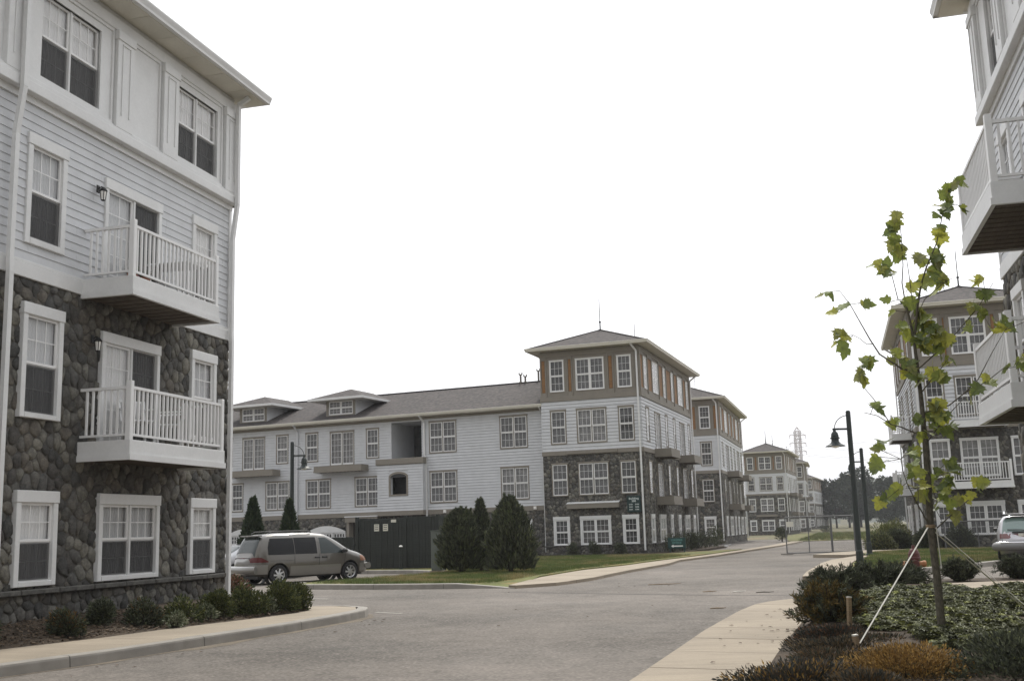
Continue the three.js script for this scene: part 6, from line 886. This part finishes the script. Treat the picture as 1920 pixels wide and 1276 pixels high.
// construction gate of chain link across the far road
function mesh_panel(o, x0, x1, y0, y1, n, frame = M.wire) {
  const f = new MB(), t = 0.03; for (const [a, b] of [[[x0, y0], [x0, y1]], [[x1, y0], [x1, y1]], [[x0, y1], [x1, y1]], [[x0, y0], [x1, y0]]]) f.tube([[a[0], a[1], 0], [b[0], b[1], 0]], t, 7); for (let i = 1; i < n; i++) { const x = lerp(x0, x1, i / n); f.tube([[x, y0, 0], [x, y1, 0]], t * 0.8, 6); } const p = f.build('frame', frame, o);
  const w = new MB(), d = 0.075, hh = y1 - y0; for (let k = -hh; k < x1 - x0; k += d) for (const s of [0, 1]) { const a = Math.max(0, k), b = Math.min(x1 - x0, k + hh); if (b - a < 0.02) continue; const ya = a - k, yb = b - k; w.bar([x0 + a, s ? y1 - ya : y0 + ya, 0], [x0 + b, s ? y1 - yb : y0 + yb, 0], 0.0035); } w.build('wire_mesh', M.wire, p);
}
{
  const o = thing('chain_link_gate', 'temporary chain link gate standing across the far road', 'gate', [13.45, 0, -56.0], 0.06); mesh_panel(o, 0, 2.3, 0.08, 1.85, 2); const o2 = new THREE.Group(); o2.name = 'gate_panel'; o2.position.set(2.35, 0, 0); o.add(o2); mesh_panel(o2, 0, 1.15, 0.08, 1.85, 1);
  for (const x of [0, 2.33, 3.52]) { const f = new MB(); f.box(x - 0.3, 0, -0.06, x + 0.3, 0.07, 0.06); f.build('foot_block', M.kerb, o); }
  for (const [x, y] of [[0.22, 1.5], [3.0, 1.52]]) { const s = new MB(); s.box(x - 0.18, y - 0.13, 0.03, x + 0.18, y + 0.13, 0.04); s.build('notice', VM.plate, o); }
}
{ const o = thing('chain_link_fence', 'low grey chain link fence at the foot of the building behind the young tree', 'fence', [20.6, 0.1, -53.9], -rad(14)); mesh_panel(o, 0, 6, 0, 1.3, 4, M.wire); }
{ // far power pylon with its cables
  const o = thing('power_pylon', 'tall steel lattice power pylon above the far roofs', 'pylon', [133.6, 0, -520], 0.1), b = new MB(), t = 0.26, half = (y) => (y > 30 ? 1.2 : lerp(4.2, 1.2, y / 30)), C = [[-1, -1], [1, -1], [1, 1], [-1, 1]], lv = [0, 8, 15, 21, 26, 30, 33, 36, 39, 42, 44.3];
  for (let i = 0; i < lv.length - 1; i++) { const [y0, y1] = [lv[i], lv[i + 1]], a = half(y0), c = half(y1); for (let k = 0; k < 4; k++) { const p = C[k], q = C[(k + 1) % 4]; b.bar([p[0] * a, y0, p[1] * a], [p[0] * c, y1, p[1] * c], t * 1.2); b.bar([p[0] * a, y0, p[1] * a], [q[0] * c, y1, q[1] * c], t * 0.7); b.bar([q[0] * a, y0, q[1] * a], [p[0] * c, y1, p[1] * c], t * 0.7); b.bar([p[0] * c, y1, p[1] * c], [q[0] * c, y1, q[1] * c], t * 0.8); } }
  for (const p of C) b.bar([p[0] * 1.2, 44.3, p[1] * 1.2], [0, 46.4, 0], t); b.build('lattice', M.steel, o);
  const ys = [42.6, 38.8, 34.9]; for (const y of ys) { const a = new MB(); for (const s of [-1, 1]) { a.bar([0, y, 0], [s * 4.1, y - 0.3, 0], 0.34); a.bar([s * 1.5, y + 1.1, 0], [s * 4.1, y - 0.3, 0], 0.18); a.bar([s * 3.9, y - 0.3, 0], [s * 3.9, y - 1.5, 0], 0.22); } a.build('cross_arm', M.steel, o); }
  for (const y of ys) for (const s of [-1, 1]) { const c = new MB(), pts = []; for (let i = 0; i <= 16; i++) { const u = i / 16 * 2 - 1; pts.push([s * 3.9 + u * 330, y - 1.6 - 12 * (1 - (u * 2 + (u < 0 ? 1 : -1)) ** 2), u * 120]); } c.tube(pts, 0.07, 4, false); c.build('cable', M.galv, o); }
}
// ---------------------------------------------------------------- trees at the street end, rough planting, far shrubs
function farTree(label, x, z, h, r, n, pal, round) {
  const root = thing('broadleaf_tree', label, 'tree', [x, -0.2, z], R(0, 6), 'trees at the street end'), b = new MB(true), cl = [], N = 26; for (let i = 0; i < N; i++) { const a = R(0, 6.283), t = R(0.12, 0.95), q = r * Math.sqrt(Math.max(0.06, 1 - Math.pow(Math.abs(t - 0.5) / 0.52, round ? 2.2 : 1.3))) * R(0.4, 0.95); cl.push([Math.cos(a) * q, h * (0.1 + 0.85 * t), Math.sin(a) * q, r * R(0.22, 0.42)]); }
  for (let i = 0; i < n; i++) { const c = cl[i % N], d = rdir(), k = c[3] * Math.pow(rnd(), 0.4); leaf(b, [c[0] + d[0] * k, c[1] + d[1] * k * 0.8, c[2] + d[2] * k], [d[0] + R(-0.5, 0.5), d[1] + R(-0.5, 0.5), d[2] + R(-0.5, 0.5)], rdir(), R(0.5, 0.95) * h / 14, R(0.3, 0.5) * h / 14, pal); }
  b.build('crown', M.needle, root); const s = new MB(); s.tube([[0, 0, 0], [0.1, h * 0.4, 0], [0, h * 0.85, 0.1]], [h * 0.02, h * 0.014, 0.03], 7); for (const c of cl.slice(0, 12)) s.tube([[0, c[1] * 0.6, 0], [c[0] * 0.6, c[1] * 0.85, c[2] * 0.6], [c[0], c[1], c[2]]], [0.12, 0.08, 0.03], 5, false); s.build('trunk', M.barkDark, root);
}
const FG = [[0.045, 0.06, 0.036], [0.036, 0.05, 0.03], [0.06, 0.075, 0.04]];
for (const [x, z, h, r, lab, rd] of [[82.5, -288, 12.5, 4.6, 'dark rounded tree touching the farthest tower at the street end', 1], [87, -292, 13.8, 4.4, 'dark tree second from the farthest tower, taller than its neighbour', 1], [92.5, -300, 16.2, 4.8, 'tallest loose-crowned tree behind the lamp posts', 0], [96, -286, 12.5, 4.6, 'dark tree just right of the lamp posts', 1], [99.5, -292, 10.5, 4.5, 'tree sloping lower to the right of the lamp posts', 1], [103, -284, 8.6, 4.4, 'low dark tree left of the building behind the young tree', 1], [107, -290, 8.4, 4.6, 'low tree hidden partly by the building behind the young tree', 1], [90, -272, 8.5, 4.8, 'low dark tree in front, behind the nearest lamp post', 1], [97.5, -268, 7.4, 5, 'low bushy dark tree in the front row right of the lamps', 1], [103.5, -262, 6.6, 5, 'lowest bushy tree of the front row near the building', 1]]) farTree(lab, x, z, h * 1.05, r, 5200, FG, rd);
const WEED = [[0.19, 0.205, 0.085], [0.235, 0.24, 0.105], [0.15, 0.17, 0.07], [0.27, 0.26, 0.125]];
for (const [x, z, r, h, pal, lab] of [[18.75, -57.2, 1.15, 1.15, WEED, 'pale green rough bush mound left of the building corner'], [19.9, -58.6, 1.1, 1.35, WEED, 'taller light green bush mound touching the building corner'], [18.2, -56.0, 0.9, 0.75, [...WEED, ...DK], 'low scruffy bush at the front of the mound'], [19.3, -56.4, 0.75, 0.95, DK, 'dark shrub in front of the light green mound'], [20.0, -54.7, 0.7, 1.0, DK, 'dark shrub at the building corner next to the lawn'], [21.6, -54.6, 0.75, 1.0, DK, 'dark shrub under the ground-floor window of the building behind the tree']]) shrub('rough_bush', lab, 'bush', [x, 0.05, z], { r: [r, h, r * 0.9], n: 4200, L: 0.14, W: 0.05, pal, lobes: 12 }, 'rough bushes beside the lawn');
for (const [x, z, lab] of [[22.6, -95.5, 'low dark shrub at the foot of the second tower'], [45, -163, 'low dark shrub at the foot of the distant tower']]) shrub('garden_shrub', lab, 'shrub', [x, 0, z], { r: [1.1, 1.1, 0.8], n: 700, L: 0.16, W: 0.07, pal: DK });
// ---------------------------------------------------------------- things on the balconies
const fL = (e, y, out) => { const s = 21.4 - e, n = -12 + out; return [dL[0] * s + nL[0] * n, y, dL[1] * s + nL[1] * n]; };
function plasticChair(label, p, turn) {
  const o = thing('plastic_chair', label, 'chair', p, turn, 'white plastic chairs on the lower left balcony'), s = new MB(); s.cbox(-0.24, 0.4, -0.23, 0.24, 0.43, 0.23, 0.01); s.build('seat', M.plastic, o);
  const bk = new MB(); for (let i = 0; i < 5; i++) { const x = -0.18 + i * 0.09; bk.bar([x, 0.43, -0.22], [x * 1.05, 0.8, -0.3], 0.055, 0.015); } bk.bar([-0.24, 0.8, -0.3], [0.24, 0.8, -0.3], 0.08, 0.03); bk.bar([-0.22, 0.43, -0.22], [-0.24, 0.82, -0.3], 0.045, 0.03); bk.bar([0.22, 0.43, -0.22], [0.24, 0.82, -0.3], 0.045, 0.03); bk.build('backrest', M.plastic, o);
  for (const x of [-0.22, 0.22]) { for (const z of [-0.2, 0.21]) { const l = new MB(); l.bar([x, 0.41, z], [x * 1.15, 0, z * 1.15], 0.045, 0.035); l.build('leg', M.plastic, o); } const a = new MB(); a.bar([x * 1.1, 0.41, 0.2], [x * 1.1, 0.63, 0.17], 0.04, 0.03); a.bar([x * 1.1, 0.64, 0.19], [x * 1.1, 0.66, -0.27], 0.06, 0.025); a.build('armrest', M.plastic, o); }
}
plasticChair('white plastic armchair on the lower left balcony, nearer the door', fL(4.1, 3.27, 0.5), rad(-14 + 60)); plasticChair('white plastic armchair on the lower left balcony, towards the downspout', fL(3.2, 3.27, 0.55), rad(-14 - 60));
{ const o = thing('balcony_table', 'small white table at the right end of the upper left balcony', 'table', fL(3.0, 6.1, 0.5), -rad(14)), b = new MB(); b.cbox(-0.45, 0.68, -0.3, 0.45, 0.72, 0.3, 0.01); b.build('tabletop', M.plastic, o); for (const x of [-0.4, 0.4]) for (const z of [-0.26, 0.26]) { const l = new MB(); l.box(x - 0.02, 0, z - 0.02, x + 0.02, 0.68, z + 0.02); l.build('leg', M.plastic, o); } }
for (const [e, lab] of [[4.75, 'small potted plant at the left end of the upper left balcony'], [4.35, 'small potted plant with pink bloom on the upper left balcony, before the door']]) { const o = thing('potted_plant', lab, 'plant', fL(e, 6.1, 0.72), 0, 'potted plants on the upper left balcony'); new MB().lathe([[0, 0], [0.07, 0], [0.095, 0.16], [0.08, 0.16], [0.07, 0.13], [0, 0.13]], 12).build('pot', M.terracotta, o); const b = new MB(true); for (let i = 0; i < 120; i++) leaf(b, [R(-0.04, 0.04), 0.13, R(-0.04, 0.04)], [R(-1, 1), R(0.4, 1.6), R(-1, 1)], rdir(), R(0.1, 0.2), 0.04, e < 4.5 && i % 5 === 0 ? [[0.4, 0.12, 0.18]] : OLIVE); b.build('foliage', M.needle, o); }
// ---------------------------------------------------------------- loose bits on the road and pavements
const stickAt = (label, x, z, L, turn, m = M.stake) => { const b = new MB(); b.tube([[-L / 2, 0.02, 0], [-L * 0.1, 0.028, 0.02], [L * 0.2, 0.022, -0.02], [L / 2, 0.03, 0.01]], [0.008, 0.012, 0.01, 0.005], 6); const o = b.build('fallen_stick', m); o.position.set(x, 0, z); o.rotation.y = turn; tag(o, label, 'stick', 'sticks lying on the road'); };
stickAt('long stick lying on the road, farthest of the scattered sticks', 3.95, -30.6, 0.9, 0.05, M.stake); stickAt('short stick on the road left of the forked pale one', 4.5, -26.6, 0.35, 0.1); stickAt('pale slanted stick on the road near the right pavement', 5.1, -26.2, 0.42, 0.5, M.strap); stickAt('thin dark stick close to the yew over the kerb', 5.6, -25.7, 0.4, -0.1, M.barkDark); stickAt('brown stick nearest the camera, by the right pavement edge', 3.72, -21.2, 0.3, -0.1);
{ const b = new MB(); b.cbox(-0.12, 0, -0.03, 0.12, 0.14, 0.03); b.bar([0.05, 0.1, 0], [0.3, 0.16, 0.05], 0.05); const o = b.build('litter', M.plastic); const [x, z] = ts(11.5, 2.6); o.position.set(x, 0.16, z); tag(o, 'small white piece of litter on the pavement beside the tower', 'litter'); }
const lf = new MB(); lf.tri([0, 0.01, 0], [0.05, 0.02, 0.02], [0.09, 0.012, 0]); lf.tri([0, 0.01, 0], [0.09, 0.012, 0], [0.05, 0.02, -0.02]); const lfg = lf.geo(), lfm = [M.barkDark, mat([0.13, 0.07, 0.035], 0.9)];
{ const N = 90, m = new THREE.InstancedMesh(lfg, mat([0.085, 0.05, 0.03], 0.9), N), o = new THREE.Object3D(); for (let i = 0; i < N; i++) { let x, z, y; if (i < 45) { z = R(-19.5, -10.8); x = 0.285 * -z - R(0.55, 1.15) - (rnd() < 0.2 ? 0.5 : 0); y = 0.125; } else if (i < 65) { const p = LWo[2 + Math.floor(R(0, 5))]; x = p[0] + R(0.1, 1.0); z = p[1] + R(-0.8, 0.8); y = 0.004; } else { z = R(-32, -14); x = R(-1, 5) ; y = 0.004; } o.position.set(x, y, z); o.rotation.y = R(0, 6.3); o.scale.setScalar(R(0.35, 1.1)); o.updateMatrix(); m.setMatrixAt(i, o.matrix); } m.name = 'fallen_leaves'; scene.add(m); tag(m, 'tiny dry leaves scattered on road and pavements', 'leaves', null, 'stuff'); }
{ // sand washed along the left kerb and a tar joint across the road
  const b = new MB(), p = resample(LWo.slice(0, 9), 80); for (let i = 0; i < 80; i++) { const w = (k) => 0.05 + 0.3 * Math.pow(noise(k * 0.35, 3, 999, 12), 1.5) + 0.05 * hash(k, 1, 5); b.quad([p[i][0] + 0.01, 0.004, p[i][1]], [p[i][0] + 0.01 + w(i), 0.004, p[i][1] + w(i) * 0.3], [p[i + 1][0] + 0.01 + w(i + 1), 0.004, p[i + 1][1] + w(i + 1) * 0.3], [p[i + 1][0] + 0.01, 0.004, p[i + 1][1]]); }
  tag(b.build('sand_drift', mat([0.25, 0.205, 0.155], 0.95, { map: ['asphalt', 5] })), null, null, null, 'structure');
  const j = new MB(), q = resample([[-0.5, -29.5], [2.2, -27.2], [4.2, -25.6], [6.4, -24.2]], 40); for (let i = 0; i < 40; i++) { const w = (k) => 0.03 + 0.05 * hash(k, 2, 6); j.quad([q[i][0], 0.004, q[i][1] - w(i)], [q[i + 1][0], 0.004, q[i + 1][1] - w(i + 1)], [q[i + 1][0], 0.004, q[i + 1][1] + w(i + 1)], [q[i][0], 0.004, q[i][1] + w(i)]); }
  tag(j.build('road_joint', mat([0.10, 0.092, 0.085], 0.9)), null, null, null, 'structure');
}
M.worn = mat([0.42, 0.40, 0.36], 0.9, { map: ['stain', 0.8] });
// painted lines of the parking bays beyond the left bed
sheet('painted_line', [[-5.9, -29.3], [-4.9, -28.6], [-4.85, -28.72], [-5.85, -29.42]], 0.004, M.worn); sheet('painted_line', [[-3.0, -23.1], [-2.4, -22.55], [-2.33, -22.63], [-2.93, -23.2]], 0.004, M.worn);
renderer.render(scene, camera);
